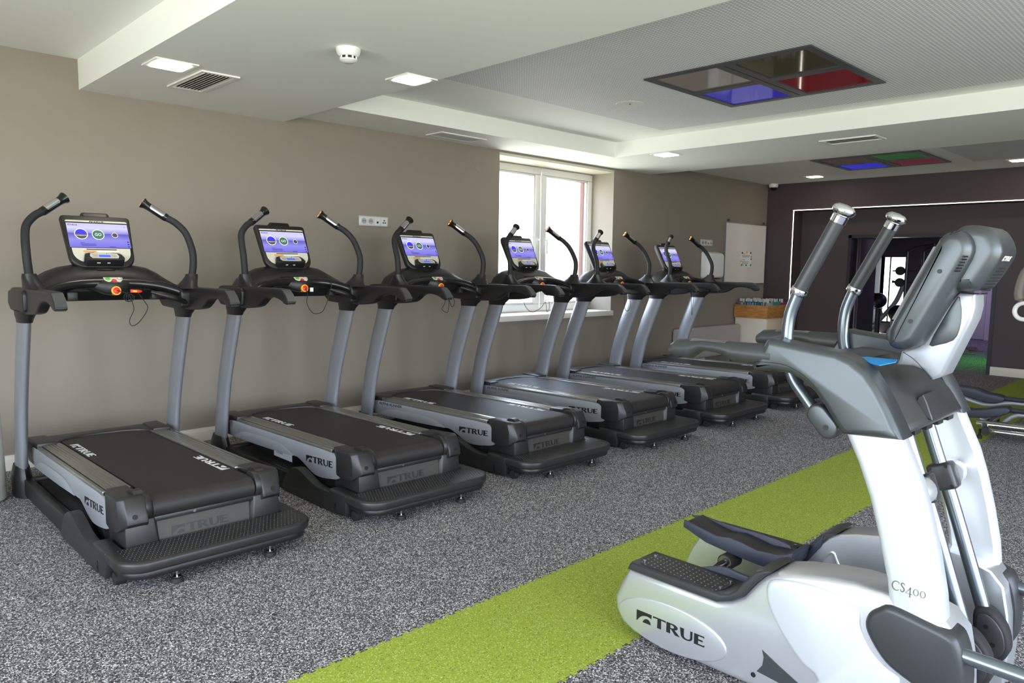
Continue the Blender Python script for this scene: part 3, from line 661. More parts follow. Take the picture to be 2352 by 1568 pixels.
    hood = [(.60, -.405), (.86, -.405), (.86, -.29), (.815, -.275), (.76, -.22), (.725, -.14), (.71, 0), (.725, .14), (.76, .22), (.815, .275), (.86, .29), (.86, .405), (.60, .405)]
    b = MB(); b.prism(hood, 'z', .19, .338)
    for s in (-1, 1): b.prism([(.60, s*.405), (.87, s*.405), (.862, s*.29), (.61, s*.30)], 'z', .2, .349)
    P(b.bevel(.008, 2), 'front_hood', M['char'])
    rr, cx_, cz_ = .058, 2.435, zt(2.42)-.006-.058
    zb = lambda x: zt(x)-.006
    prof = [(.66, zb(.66)), (1.5, zb(1.5)), (2.36, zb(2.36))] + [(cx_+rr*math.sin(a), cz_+rr*math.cos(a)) for a in [math.pi*k/10 for k in range(11)]] + [(.66, .28)]
    b = MB(); b.prism(prof, 'y', -.257, .257); P(b, 'running_belt', M['belt'], sharp=30)
    belt = T.children[-1]
    decal(LOGO, (.95, -.245, zb(.95)+.0015), (1, 0, .0165), (0, 1, 0), .046, M['white_ink'], 'belt_logo', belt, TO, 2.05)
    decal(LOGO, (2.21, .245, zb(2.21)+.0012), (-1, 0, -.0165), (0, -1, 0), .046, M['white_ink'], 'belt_logo', belt, TO, 2.05)
    # ---- rear step platform with studs
    r = .13; pol = [(2.30, -.482), (2.748-r, -.482)] + arc(2.748-r, -.482+r, r, r, -90, 0, 8) + arc(2.748-r, .482-r, r, r, 0, 90, 8) + [(2.30, .482), (2.30, .40), (2.50, .40), (2.50, -.40), (2.30, -.40)]
    b = MB(); b.prism(pol, 'z', .092, .147); plat = P(b.bevel(.016, 3, 40), 'step_platform', M['char'])
    r = .11; pol2 = [(2.40, -.46), (2.73-r, -.46)] + arc(2.73-r, -.46+r, r, r, -90, 0, 8) + arc(2.73-r, .46-r, r, r, 0, 90, 8) + [(2.40, .46)]
    b = MB(); b.prism(pol2, 'z', .056, .095); P(b.bevel(.012, 2, 40), 'platform_underside', M['black'])
    b = MB()
    for i in range(11):
        for j in range(44):
            x = 2.525+i*.0195; y = -.43+j*.02 + (.01 if i % 2 else 0)
            if abs(y) > .445 or (x > 2.62 and abs(y) > .352 and (x-2.618)**2+(abs(y)-.352)**2 > .098**2): continue
            b.loft([[(x+.0048*math.cos(a), y+.0048*math.sin(a), .1468) for a in (0, 1.57, 3.14, 4.71)], [(x+.0022*math.cos(a), y+.0022*math.sin(a), .1496) for a in (0, 1.57, 3.14, 4.71)]])
    o = P(b, 'tread_studs', M['char'], plat, smooth=False); o['kind'] = 'stuff'
    # ---- cowl, cross handrail, control pod
    rings = []
    for y, zz, dx in [(-.44, 1.33, .02), (-.39, 1.395, .01), (-.33, 1.43, 0), (-.26, 1.457, -.01), (-.17, 1.474, -.015), (0, 1.48, -.02), (.17, 1.474, -.015), (.26, 1.457, -.01), (.33, 1.42, 0), (.39, 1.37, .01), (.44, 1.33, .02)]:
        rings.append([(.86+dx, y, 1.24), (.84+dx, y, zz-.06), (.87+dx, y, zz-.012), (.93+dx, y, zz), (.985+dx, y, zz-.016), (1.05+dx, y, zz*.4+.805), (1.07+dx, y, 1.31), (1.02+dx, y, 1.25)])
    b = MB(); b.loft(rings); P(b.bevel(.004, 1, 60), 'console_cowl', M['black'], sharp=50)
    path = catmull([(1.17, -.43, 1.285), (1.16, -.36, 1.318), (1.135, -.27, 1.345), (1.11, -.15, 1.359), (1.105, 0, 1.36), (1.11, .15, 1.357), (1.135, .27, 1.34), (1.16, .36, 1.312), (1.17, .43, 1.28)], 4)
    b = MB(); b.tube(path, .033, 14); P(b, 'cross_handrail', M['black_gloss'])
    b = MB(); b.tube(catmull([(1.2, .20, 1.305), (1.235, .26, 1.285), (1.24, .33, 1.262), (1.2, .41, 1.235)], 4), [.012]*3+[.018]*10, 10); P(b, 'side_brace', M['black'])
    rings = []
    for y, w, zt_, zl in [(-.13, .02, 1.388, 1.325), (-.1, .05, 1.393, 1.31), (-.05, .075, 1.394, 1.29), (0, .085, 1.394, 1.282), (.05, .075, 1.394, 1.29), (.1, .05, 1.393, 1.31), (.13, .02, 1.388, 1.325)]:
        rings.append([(1.04, y, zl+.02), (1.04, y, zt_+.006), (1.08+w*.3, y, zt_), (1.085+w, y, zt_-.032), (1.085+w, y, zl+.012), (1.06+w*.5, y, zl)])
    b = MB(); b.loft(rings); P(b.bevel(.004, 1, 50), 'control_pod', M['black'], sharp=50); pod = T.children[-1]
    nx_, rx_ = Vector((.62, 0, .78)).normalized(), Vector((0, 1, 0)); ux_ = nx_.cross(rx_)
    oc = Vector((1.132, 0, 1.383))
    mt = basis(oc, rx_, ux_, 1)
    b = MB(); b.prism([(-.056, .024), (.056, .024), (.053, .0), (.035, -.024), (.015, -.036), (-.015, -.036), (-.035, -.024), (-.053, 0)], 'z', -.02, .001); b.bevel(.004, 2, 40).xf(mt); kp = P(b, 'keypad', M['cream'], pod)
    for (px_, py_, m_) in ((-.033, .006, M['green_b']), (.0, -.012, M['red']), (.034, .008, M['cream'])):
        b = MB(); b.lathe([(.0, 0), (.0145, 0), (.0145, .0025), (0, .003)], (px_, py_, .001), (0, 0, 1), 16); b.xf(mt); kk = P(b, 'key', m_, kp)
        if px_ > .02:
            b = MB(); b.torus((px_, py_, .0035), (0, 0, 1), .0125, .001, 16, 5); b.xf(mt); P(b, 'key_ring', M['ink'], kk)
    kc = Vector((1.172, 0.0, 1.315)); kd = Vector((.9, 0, .1)).normalized()
    b = MB(); b.lathe([(.0, -.03), (.026, -.03), (.028, .004), (.0275, .008), (.018, .009), (0, .009)], kc, kd, 24); sk = P(b, 'stop_key', M['yellow'])
    b = MB(); b.lathe([(.0, .007), (.02, .007), (.02, .012), (.012, .015), (0, .016)], kc, kd, 20); P(b, 'stop_magnet', M['red'], sk)
    # ---- console
    th = math.radians(27); cu_ = Vector((-math.sin(th), 0, math.cos(th))); cr = Vector((0, 1, 0)); cn = cr.cross(cu_)
    CO = Vector((.882, 0, 1.62))
    mt = basis(CO, cr, cu_, 1)
    def shape(w, hh, r1, r2):
        return arc(w-r1, hh-r1, r1, r1, 0, 90, 5) + arc(-w+r1, hh-r1, r1, r1, 90, 180, 5) + arc(-w*.93+r2, -hh+r2, r2, r2, 180, 270, 7) + arc(w*.93-r2, -hh+r2, r2, r2, 270, 360, 7)
    b = MB(); f = shape(.205, .188, .022, .085); g = shape(.185, .168, .022, .075)
    b.loft([[(x, y, -.062) for x, y in g], [(x, y, -.03) for x, y in f], [(x, y, -.004) for x, y in f], [(x*.965, y*.965, .006) for x, y in f]]); b.bevel(.003, 2, 30).xf(mt); con = P(b, 'console', M['black'])
    b = MB(); b.prism(shape(.182, .150, .012, .075), 'z', .0, .0072); b.xf(mt); fp = P(b, 'face_panel', M['cream'], con)
    b = MB(); b.prism(rrect(-.084, .084, .172, .212, .018), 'z', -.03, .002); b.bevel(.004, 2, 40).xf(mt); P(b, 'speaker_housing', M['black'], con); spk = con.children[-1]
    b = MB(); b.prism(rrect(-.068, .068, .182, .202, .009), 'z', .0, .0035); b.xf(mt); P(b, 'speaker_slot', M['black_gloss'], spk)
    # screen
    sz0, sz1, sw = -.046, .128, .179
    b = MB(); b.box(-sw-.003, sw+.003, sz0-.003, sz1+.009, .005, .0085); b.xf(mt); scn = P(b, 'screen', M['black_gloss'], con, smooth=False)
    b = MB(); b.quad((-sw, sz0, .009), (sw, sz0, .009), (sw, sz1, .009), (-sw, sz1, .009))
    uv = b.bm.loops.layers.uv.new('UVMap'); b.bm.faces.ensure_lookup_table()
    for l, q in zip(b.bm.faces[0].loops, ((0, 0), (1, 0), (1, 1), (0, 1))): l[uv].uv = q
    b.xf(mt); P(b, 'display', M['screen'], scn, smooth=False, recalc=False)
    def disc(cx, cy, r, z, m_, nm, n=28, half=None):
        b = MB(); pts_ = arc(cx, cy, r, r, *(half or (0, 360)), n)
        b._f([b.bm.verts.new((x, y, z)) for x, y in (pts_ if half else pts_[:-1])]); b.xf(mt); return P(b, nm, m_, scn, smooth=False, recalc=False)
    for cx, cy, r, m_ in ((-.103, .05, .038, M['scr_dark']), (-.005, .048, .036, M['scr_green']), (.094, .047, .018, M['scr_dark'])):
        disc(cx, cy, r, .0092, M['scr_ring'], 'dial_ring'); disc(cx, cy, r*.92, .0094, m_, 'dial')
    disc(-.103, .05, .034, .0096, M['scr_blue'], 'dial_picture', 16, (0, 180))
    b = MB(); b.add_mesh(T_GO, basis((-.005, .04, .0097), (1, 0, 0), (0, 1, 0), .026)); b.add_mesh(T_WORK, basis((-.103, .036, .0097), (1, 0, 0), (0, 1, 0), .0105)); b.xf(mt); P(b, 'dial_text', mat('dial_text', (1, 1, 1, 1), .4, emit=(.8, .9, .85, 1), es=.1), scn, smooth=False, recalc=False)
    b = MB(); b.add_mesh(LOGO, basis((-.171, .108, .0097), (1, 0, 0), (0, 1, 0), .0105) @ Matrix.Diagonal((1.2, 1, .2, 1)))
    for yy, xa, xb in ((-.0005, -.1, -.072), (-.0035, .0, .0)) if False else ((-.012, -.117, -.09), (-.02, -.117, -.03), (-.0265, -.112, -.026), (-.032, -.112, -.03)): b.box(xa, xb, yy-.0012, yy+.0012, .0092, .0098)
    for yy in (.0, -.018, -.036): b.box(.160, .172, yy-.004, yy+.004, .0092, .0098)
    b.box(.05, .088, -.041, -.037, .0092, .0098); b.box(.158, .162, .107, .112, .0092, .0098)
    b.xf(mt); P(b, 'screen_text', M['scr_ink'], scn, smooth=False, recalc=False)['kind'] = 'stuff'
    b = MB(); b.add_mesh(LOGO, basis((-.042, .1365, .0078), (1, 0, 0), (0, 1, 0), .0115) @ Matrix.Diagonal((1.7, 1, .2, 1))); b.xf(mt); P(b, 'console_logo', M['ink'], fp, smooth=False, recalc=False)
    b = MB(); b.box(-.088, .088, -.0615, -.0565, .007, .0092); b.xf(mt); P(b, 'slot', M['ink'], fp, smooth=False)
    b = MB(); b.box(-.108, -.035, -.0755, -.068, .007, .0078); b.xf(mt); P(b, 'warning_label', mat('orange_label', srgb(232, 130, 30), .5), fp, smooth=False)
    b = MB()
    b.box(-.03, .10, -.0755, -.0695, .007, .0078)
    b.xf(mt); P(b, 'warning_text', M['white'], fp, smooth=False)
    b = MB()
    for k in range(4): b.box(-.105, -.05, -.082-k*.006, -.0805-k*.006, .007, .0077); b.box(.05, .105, -.082-k*.006, -.0805-k*.006, .007, .0077)
    b.xf(mt); P(b, 'fine_print', M['char_l'], fp, smooth=False)['kind'] = 'stuff'
    # tray with small display
    mt2 = basis(CO + cu_*-.128 + cn*.028, cr, (cu_*.88+cn*-.48).normalized(), 1)
    b = MB(); tp = [(-.118, -.012), (-.108, .03), (-.085, .042), (-.02, .044), (-.016, .03), (.016, .03), (.02, .044), (.085, .042), (.108, .03), (.118, -.012), (.108, -.036), (-.108, -.036)]
    b.prism(tp, 'z', -.045, .012); b.bevel(.008, 2, 25).xf(mt2); try_ = P(b, 'media_tray', M['black'], con)
    b = MB(); b.prism([(-.085, .0), (-.078, .03), (-.022, .035), (-.018, .022), (.018, .022), (.022, .035), (.078, .03), (.085, .0), (.075, -.022), (-.075, -.022)], 'z', .01, .0135); b.xf(mt2); P(b, 'tray_face', M['cream'], try_)
    b = MB(); b.box(-.034, .034, -.012, .012, .0134, .0142); b.xf(mt2); P(b, 'small_display', M['lcd'], try_, smooth=False)
    b = MB()
    for k in range(4):
        for sx_ in (-1, 1): b.box(sx_*.055-.015, sx_*.055+.015, .014-k*.008, .0155-k*.008, .0134, .014)
    b.xf(mt2); P(b, 'tray_print', M['char_l'], try_, smooth=False)['kind'] = 'stuff'
    b = MB(); b.box(-.05, -.03, -.0365, -.036, -.018, -.012).box(.01, .028, -.0365, -.036, -.018, -.012); b.xf(mt2); P(b, 'port_marks', M['white_ink'], try_, smooth=False)['kind'] = 'stuff'
    for sx_ in (-.1, .1):
        b = MB(); b.lathe([(.0, .0), (.004, 0), (.004, .001), (0, .001)], (sx_, -.004, .012), (0, 0, 1), 10); b.xf(mt2); P(b, 'screw', M['ink'], try_)
    b = MB(); b.loft([[(.80, -.06, 1.44), (.80, .06, 1.44), (1.0, .06, 1.44), (1.0, -.06, 1.44)], [(.80, -.05, 1.56), (.80, .05, 1.56), (.875, .05, 1.52), (.875, -.05, 1.52)]]); P(b.bevel(.01, 2), 'console_neck', M['black'])
    for sy in (-.24, .24):
        b = MB(); b.box(1.12, 1.17, sy-.03, sy+.03, 1.255, 1.31); P(b.bevel(.008, 2), 'cable_box', M['black'])
    return T
CY = [1.455, 2.7426, 4.0415, 5.3202, 6.6086, 7.9703]
TL = ['treadmill nearest the camera at the left end, red clip on its handrail',
      'second treadmill from the left, cord tied to its right handrail',
      'third treadmill from the left, below the socket strip, red clip dangling',
      'fourth treadmill from the left, standing with its console against the window',
      'fifth treadmill from the left, second from the far end of the row',
      'farthest treadmill of the row, in front of the low wall heater']
T0 = make_treadmill()
TM = []
for i, (cy, lb) in enumerate(zip(CY, TL)):
    t = T0 if i == 0 else copy_tree(T0)
    TM.append(t)
for i, (t, cy, lb) in enumerate(zip(TM, CY, TL)):
    t.location = (X0, cy, 0); t['label'] = lb
    sc = [c for c in t.children if c.name.startswith('side_cover')][0]
    if i in (2, 4, 5): decal(T_ALPINE, (.825, -.4085, .284), (1, 0, .03), (0, 0, 1), .033, M['ink'], 'model_name', sc, TO, 1.36)
    if i == 3: decal(T_ALPIN2, (.825, -.4085, .284), (1, 0, .03), (0, 0, 1), .033, M['ink'], 'model_name', sc, TO, 1.36)
    # stop key lanyard
    cords = {0: [(1.30, .0, 1.318), (1.32, .05, 1.30), (1.325, .07, 1.27), (1.33, .085, 1.20), (1.32, .06, 1.13), (1.32, .075, 1.095), (1.32, .12, 1.12), (1.32, .17, 1.20), (1.32, .15, 1.25), (1.32, .11, 1.31)],
             1: [(1.30, .0, 1.318), (1.31, .01, 1.27), (1.32, .0, 1.20), (1.32, .05, 1.13), (1.32, .12, 1.135), (1.30, .17, 1.19), (1.29, .21, 1.28), (1.29, .225, 1.34), (1.26, .23, 1.392)],
             2: [(1.30, .0, 1.318), (1.31, .03, 1.27), (1.31, .02, 1.17), (1.31, -.01, 1.12), (1.31, .05, 1.09), (1.31, .07, 1.16), (1.31, .06, 1.22), (1.31, .10, 1.14), (1.31, .13, 1.17), (1.31, .11, 1.24)],
             3: [(1.30, .0, 1.318), (1.31, .01, 1.25), (1.31, .03, 1.12), (1.31, .05, 1.05), (1.31, .08, 1.10), (1.31, .05, 1.18), (1.31, -.05, 1.09), (1.31, -.18, 1.06), (1.31, -.27, 1.13), (1.28, -.28, 1.25), (1.20, -.27, 1.33)],
             4: [(1.30, .0, 1.318), (1.31, .03, 1.27), (1.31, .01, 1.18), (1.31, .03, 1.04), (1.31, .09, 1.02), (1.31, .13, 1.08), (1.31, .08, 1.2), (1.31, .02, 1.29)],
             5: [(1.30, .0, 1.318), (1.31, .02, 1.25), (1.31, .01, 1.12), (1.31, .02, 1.0), (1.31, .04, .92), (1.31, .045, 1.0), (1.31, .06, 1.15), (1.31, .03, 1.28)]}[i]
    cords = [(x-.113, y, z) for x, y, z in cords]
    b = MB(); b.tube(catmull(cords, 5), .0026, 6); b.build('lanyard', M['rubber'], t, off=TO)
    if i in (0, 2):
        c = Vector((1.215, .10, 1.312)) if i == 0 else Vector((1.215, .035, 1.265))
        rv, uv_ = ((0, 1, -.05), (0, .05, 1)) if i == 0 else ((0, .35, -1), (0, 1, .35))
        b = MB(); b.prism([(-.05, -.017), (-.05, .017), (.03, .017), (.062, .006), (.062, -.006), (.03, -.017)], 'z', -.008, .008); b.bevel(.004, 2).xf(basis(c, rv, uv_, .62)); cl = b.build('clip', M['red'], t, off=TO)
        b = MB(); b.box(-.03, .01, -.008, .008, .0075, .0105); b.xf(basis(c, rv, uv_, .62)); b.build('clip_label', M['yellow'], cl, off=TO, smooth=False)
    if i == 0:
        b = MB(); b.torus((1.2, .06, 1.275), (1, .3, 0), .028, .0026, 18, 6); b.torus((1.205, .07, 1.27), (1, -.4, .2), .022, .0026, 18, 6); b.torus((1.2, .055, 1.28), (.6, 1, 0), .025, .0026, 18, 6); b.build('cord_coil', M['rubber'], t, off=TO)
    if i == 1:
        b = MB(); b.box(1.19, 1.192, .035, .062, 1.29, 1.32); b.build('tag', M['sticker'], t, off=TO, smooth=False)
    if i in (0, 1):
        b = MB(); b.box(1.30, 1.56, -.33, -.326, .13, .19); st = b.build('type_sticker', M['sticker'], t, off=TO, smooth=False)
        decal(T_TI, (1.33, -.3302, .155), (1, 0, 0), (0, 0, 1), .035, M['ink'], 'type_text', st, TO)

# ------------------------------------------------------------------ elliptical trainer in the foreground
YC = 2.71
def inset(pts, d):
    n = len(pts); A = sum(pts[i][0]*pts[(i+1) % n][1]-pts[(i+1) % n][0]*pts[i][1] for i in range(n)); sg = 1 if A > 0 else -1
    out = []
    for i in range(n):
        a, b_, c = Vector(pts[i-1]), Vector(pts[i]), Vector(pts[(i+1) % n])
        t = ((b_-a).normalized()+(c-b_).normalized())
        if t.length < 1e-6: t = (c-b_)
        t.normalize(); out.append((b_.x - sg*t.y*d, b_.y + sg*t.x*d))
    return out
def puffy(b, pts, yi, yo, ro, ri=.006, n=4):
    """xz outline swept from yi to yo with a rounded outer rim"""
    sg = 1 if yo > yi else -1; rings = []
    for k in range(2):
        rings.append((yi + sg*ri*k, inset(pts, ri*(1-k))))
    for k in range(n+1):
        a = math.pi/2*k/n; rings.append((yo - sg*ro*(1-math.sin(a)), inset(pts, ro*(1-math.cos(a)))))
    return b.loft([[(x, y, z) for x, z in p] for y, p in rings])
def XZ(lst, y): return [(lambda p: (p.x, p.z))(on(u, v, 1, y)) for u, v in lst]
def cr2(pts, n=3, closed=True): return [(p.x, p.y) for p in catmull([(q[0], q[1], 0) for q in pts], n, closed)]
EO = (5.0, YC, 0)
EL = empty('elliptical_trainer', EO, 'large silver elliptical trainer with dark foot pedals in the right foreground', 'elliptical trainer')
E_ = lambda b, nm, m_, par=None, **k: b.build(nm, m_, par or EL, off=EO, **k)
body = [(4.472, .292), (4.43, .22), (4.401, .149), (4.406, .10), (4.44, .051), (4.50, .024), (4.60, .016), (4.85, .016), (5.2, .02), (5.5, .03), (5.63, .045), (5.662, .09), (5.668, .20), (5.66, .33), (5.64, .43), (5.60, .475), (5.52, .50), (5.43, .51), (5.344, .512), (5.254, .501), (5.15, .482), (5.076, .46), (5.046, .44), (5.012, .402), (4.97, .343), (4.925, .312), (4.871, .292), (4.7, .292)]
oval = [(4.675+.245*math.cos(a)+.0*math.sin(a), .113+.094*math.sin(a)) for a in [2*math.pi*k/36 for k in range(36)]]
N1 = lambda l: [(1400+u*.26022, 1160+v*.26022) for u, v in l]
N2 = lambda l: [(1940+u*.23476, 1200+v*.23476) for u, v in l]
N3 = lambda l: [(1520+u*.34014, 740+v*.34014) for u, v in l]
KK = lambda l: [(1950+u*.22953, 520+v*.22953) for u, v in l]
cheek = XZ(N1([(1376, 800), (1382, 705), (1450, 652), (1700, 682), (1950, 760)]) + N2([(60, 800), (150, 900), (165, 1040), (250, 1230), (390, 1400), (540, 1520)]), 2.352) + [(5.50, .20), (5.53, .12), (5.48, .06), (5.22, .055)] + XZ(N1([(1830, 1540), (1690, 1400), (1520, 1150), (1410, 930)]), 2.352)
boot = [(5.46, .482), (5.425, .462), (5.40, .438), (5.39, .407), (5.397, .373), (5.431, .322), (5.469, .288), (5.53, .262), (5.60, .235), (5.66, .21), (5.673, .28), (5.668, .36), (5.65, .425), (5.625, .452), (5.55, .468)]
mastL = XZ([(1936, 985), (1968, 1062), (1994, 1141), (2010, 1211), (2024, 1281), (2034, 1330), (2041, 1407)], 2.36)
mastR = XZ([(2168, 1458), (2163, 1376), (2148, 1280), (2128, 1183), (2109, 1113), (2080, 1040), (2066, 1003)], 2.36)
mast = [(5.255, 1.06)] + mastL + [(5.46, .36), (5.60, .34)] + mastR + [(5.42, 1.07)]
arm = [(5.02, 1.262), (5.035, 1.268), (5.05, 1.264), (5.163, 1.252), (5.259, 1.241), (5.305, 1.222), (5.351, 1.188), (5.385, 1.141), (5.418, 1.086), (5.446, 1.032), (5.463, .997), (5.40, .992), (5.287, .986), (5.257, 1.024), (5.226, 1.068), (5.19, 1.111), (5.149, 1.14), (5.108, 1.158), (5.046, 1.161), (4.977, 1.156), (4.973, 1.171), (4.998, 1.215)]
for s in (-1, 1):
    Y = lambda d: YC + s*d
    b = MB(); puffy(b, body, Y(.188), Y(.352), .03); sh = E_(b, 'side_shell', M['cs_silver'], sharp=40)
    b = MB(); puffy(b, oval, Y(.325), Y(.3565), .006, .002, 3); ov = E_(b, 'oval_badge', M['cs_silver'], sh, sharp=40)
    if s < 0: decal(LOGO, (4.522, Y(.3568), .094), (1, 0, .005), (0, 0, 1), .043, M['ink'], 'logo', ov, EO, 1.64)
    else: decal(LOGO, (4.83, Y(.3568), .094), (-1, 0, 0), (0, 0, 1), .043, M['ink'], 'logo', ov, EO, 1.64)
    b = MB(); puffy(b, cr2(cheek, 3), Y(.335), Y(.362), .018, .002, 4); E_(b, 'raised_panel', M['cs_white'], sh, sharp=40)
    tri = XZ(N1([(1348, 1275), (1362, 1340), (1350, 1410), (1300, 1462), (1390, 1510), (1500, 1568), (1665, 1568), (1500, 1420)]), 2.357)
    b = MB(); b.prism(tri, 'y', Y(.345), Y(.3545)); E_(b, 'kick_panel', M['cs_grey'], sh, smooth=False)
    c = on(*N1([(1268, 1495)])[0], 1, 2.357); b = MB(); b.cyl((c.x, Y(.34), c.z), (c.x, Y(.3545), c.z), .009, 16); E_(b, 'screw_hole', M['ink'], sh)
    b = MB(); puffy(b, cr2(boot, 3), Y(.26), Y(.372), .02, .006, 4); E_(b, 'mast_boot', M['cs_dark'], sharp=45)
    b = MB(); puffy(b, mast, Y(.272), Y(.352), .022, .012, 4); ms = E_(b, 'mast', M['cs_white'], sharp=45)
    # step with raised inner lip
    band = [(4.469, .288), (4.476, .308), (4.486, .322), (4.885, .322), (4.915, .334), (4.945, .358), (4.975, .40), (5.014, .448), (5.05, .466), (5.08, .468), (5.048, .440), (5.014, .400), (4.972, .341), (4.929, .309), (4.871, .286)]
    b = MB(); puffy(b, band, Y(.183), Y(.359), .01, .006, 3); stp = E_(b, 'foot_step', M['cs_dark'], sharp=45)
    b = MB(); b.prism(rrect(4.50, 4.875, .205, .345, .045), 'z', .321, .3245); 
    for v in b.bm.verts: v.co.y = YC + s*v.co.y
    E_(b, 'step_mat', M['char'], stp)
    b = MB()
    for i in range(16):
        for j in range(6):
            x = 4.52+i*.0225; y = .222+j*.021+(.0105 if i % 2 else 0)
            if y > .338: continue
            b.loft([[(x+.0045*math.cos(a), YC+s*(y+.0045*math.sin(a)), .3243) for a in (0, 1.57, 3.14, 4.71)], [(x+.002*math.cos(a), YC+s*(y+.002*math.sin(a)), .3275) for a in (0, 1.57, 3.14, 4.71)]])
    o = E_(b, 'step_studs', M['char_l'], stp, smooth=False); o['kind'] = 'stuff'
    for q in ((4.52, .235), (4.52, .31), (4.86, .235), (4.86, .31)):
        b = MB(); b.lathe([(0, 0), (.006, 0), (.006, .0035), (0, .004)], (q[0], YC+s*q[1], .3243), (0, 0, 1), 10); E_(b, 'rivet', M['steel'], stp)
    lip = cr2([(4.70, .318), (4.76, .34), (4.81, .352), (4.87, .347), (4.92, .345), (4.965, .36), (5.0, .41), (5.03, .45)], 3, False) + [(5.02, .40), (4.96, .31), (4.70, .30)]
    b = MB(); b.prism(lip, 'y', Y(.176), Y(.192)); E_(b.bevel(.003, 2, 40), 'step_lip', M['navy_rubber'], stp)
    # inner face ridge decoration
    b = MB(); b.tube(catmull([(4.93, Y(.188), .255), (5.0, Y(.188), .31), (5.06, Y(.188), .385), (5.085, Y(.188), .35), (5.16, Y(.188), .22)], 5), .006, 8); E_(b, 'inner_ridge', M['cs_silver'], sh)
    # cowl arm and fixed grip
    b = MB(); puffy(b, arm, Y(.262), Y(.374), .022, .01, 4); ca = E_(b, 'cowl_arm', M['cs_grey'], sharp=45)
    seam = XZ(N3([(640, 262), (800, 275), (900, 310), (1000, 380), (1100, 500), (1200, 650), (1265, 745)]), 2.35)
    b = MB(); b.tube(catmull([(x, Y(.3738), z) for x, z in seam], 4), .0012, 6); E_(b, 'seam', M['ink'], ca)
    secs = [(4.633, 1.192, 1.2), (4.64, 1.175, 1.222), (4.66, 1.170, 1.237), (4.72, 1.169, 1.242), (4.745, 1.188, 1.2425), (4.77, 1.203, 1.243), (4.83, 1.198, 1.2435), (4.865, 1.19, 1.244), (4.89, 1.175, 1.2445), (4.95, 1.172, 1.2455), (5.04, 1.168, 1.248)]
    b = MB(); b.loft([[(x, Y(.335)+.041*math.cos(a)*(.6 if i == 0 else 1), (z0+z1)/2+(z1-z0)/2*math.sin(a)) for a in [2*math.pi*k/18 for k in range(18)]] for i, (x, z0, z1) in enumerate(secs)]); gp = E_(b, 'fixed_grip', M['foam'], sharp=60)
    b = MB(); b.loft([[(x, Y(.335)+.0415*math.cos(a), (z0+z1)/2+(z1-z0+.0012)/2*math.sin(a)) for a in [math.pi*(.28+.44*k/8) for k in range(9)]] for x, z0, z1 in secs[3:8]], cap=False, closed=False); E_(b, 'pulse_plate', M['steel'], gp)
    # moving handlebar
    hp = catmull([(5.165, Y(.265), 1.015), (5.12, Y(.258), 1.065), (5.068, Y(.25), 1.125), (5.043, Y(.243), 1.19), (5.034, Y(.24), 1.257), (5.040, Y(.24), 1.345), (5.066, Y(.24), 1.423)], 5)
    b = MB(); b.tube(hp, .0205, 16); hb = E_(b, 'handlebar', M['cs_tube'])
    h0, h1 = Vector((5.062, Y(.24), 1.416)), Vector((5.186, Y(.24), 1.660)); hd = (h1-h0).normalized()
    b = MB(); b.tube([h0+hd*.015, h1], .0245, 18); E_(b, 'foam_grip', M['foam'], hb)
    b = MB(); b.lathe([(.0, 0), (.027, 0), (.028, .002), (.028, .02), (.0265, .022), (0, .022)], h0, hd, 20); E_(b, 'grip_ring', M['chrome'], hb)
    b = MB(); b.lathe([(.0, -.004), (.026, -.004), (.0265, .018), (.0235, .021), (.03, .024), (.037, .031), (.0385, .039), (.035, .047), (.024, .054), (0, .057)], h1, hd, 26); E_(b, 'end_knob', M['chrome'], hb)
    # link cover under the cowl
    def capsule(x0, z0, x1, z1, r):
        a0 = math.degrees(math.atan2(z1-z0, x1-x0)); return arc(x1, z1, r, r, a0-90, a0+90, 8) + arc(x0, z0, r, r, a0+90, a0+270, 8)
    b = MB(); puffy(b, capsule(5.175, 1.022, 5.212, .982, .036), Y(.235), Y(.300), .01, .004, 3); lk = E_(b, 'link_cover', M['cs_grey'], sharp=45)
    b = MB(); b.cyl((5.208, Y(.2995), .985), (5.208, Y(.3015), .985), .009, 16); E_(b, 'bolt_hole', M['ink'], lk)
    # lower drive arm with pivot clamp and joint cover
    lp = [(5.362, Y(.11), 1.06), (5.394, Y(.11), .969), (5.442, Y(.11), .835), (5.495, Y(.11), .69), (5.606, Y(.11), .357)]
    b = MB(); b.tube(catmull(lp, 5), .0225, 18); da = E_(b, 'drive_arm', M['cs_tube'])
    ax = Vector((.34, 0, -.94)).normalized(); sdv = Vector((.94, 0, .34))
    b = MB(); cc = Vector((5.455, Y(.11), .797)); b.box(-.04, .04, -.034, .034, -.046, .046); b.bevel(.012, 3); b.xf(basis(cc, (0, s, 0), -ax, 1) @ Matrix.Rotation(math.pi/2, 4, 'Z') if False else Matrix.Translation(cc) @ Matrix.Rotation(math.atan2(.34, .94)*-1, 4, 'Y')); cl = E_(b, 'pivot_clamp', M['cs_dark'], da)
    for q in (-1, 1):
        for r_ in (-1, 1):
            pc = cc + Vector((0, -1, 0))*.0335 + sdv*q*.026 - ax*r_*.034
            b = MB(); b.cyl(pc, pc+Vector((0, -.0015, 0)), .006, 10); E_(b, 'clamp_bolt', M['ink'], cl)
    b = MB(); b.lathe([(.0, 0), (.045, 0), (.044, .05), (.03, .10), (0, .165)], (5.462, Y(.14), .80), (0, s, 0), 20); E_(b, 'pivot_hub', M['cs_silver'], da)
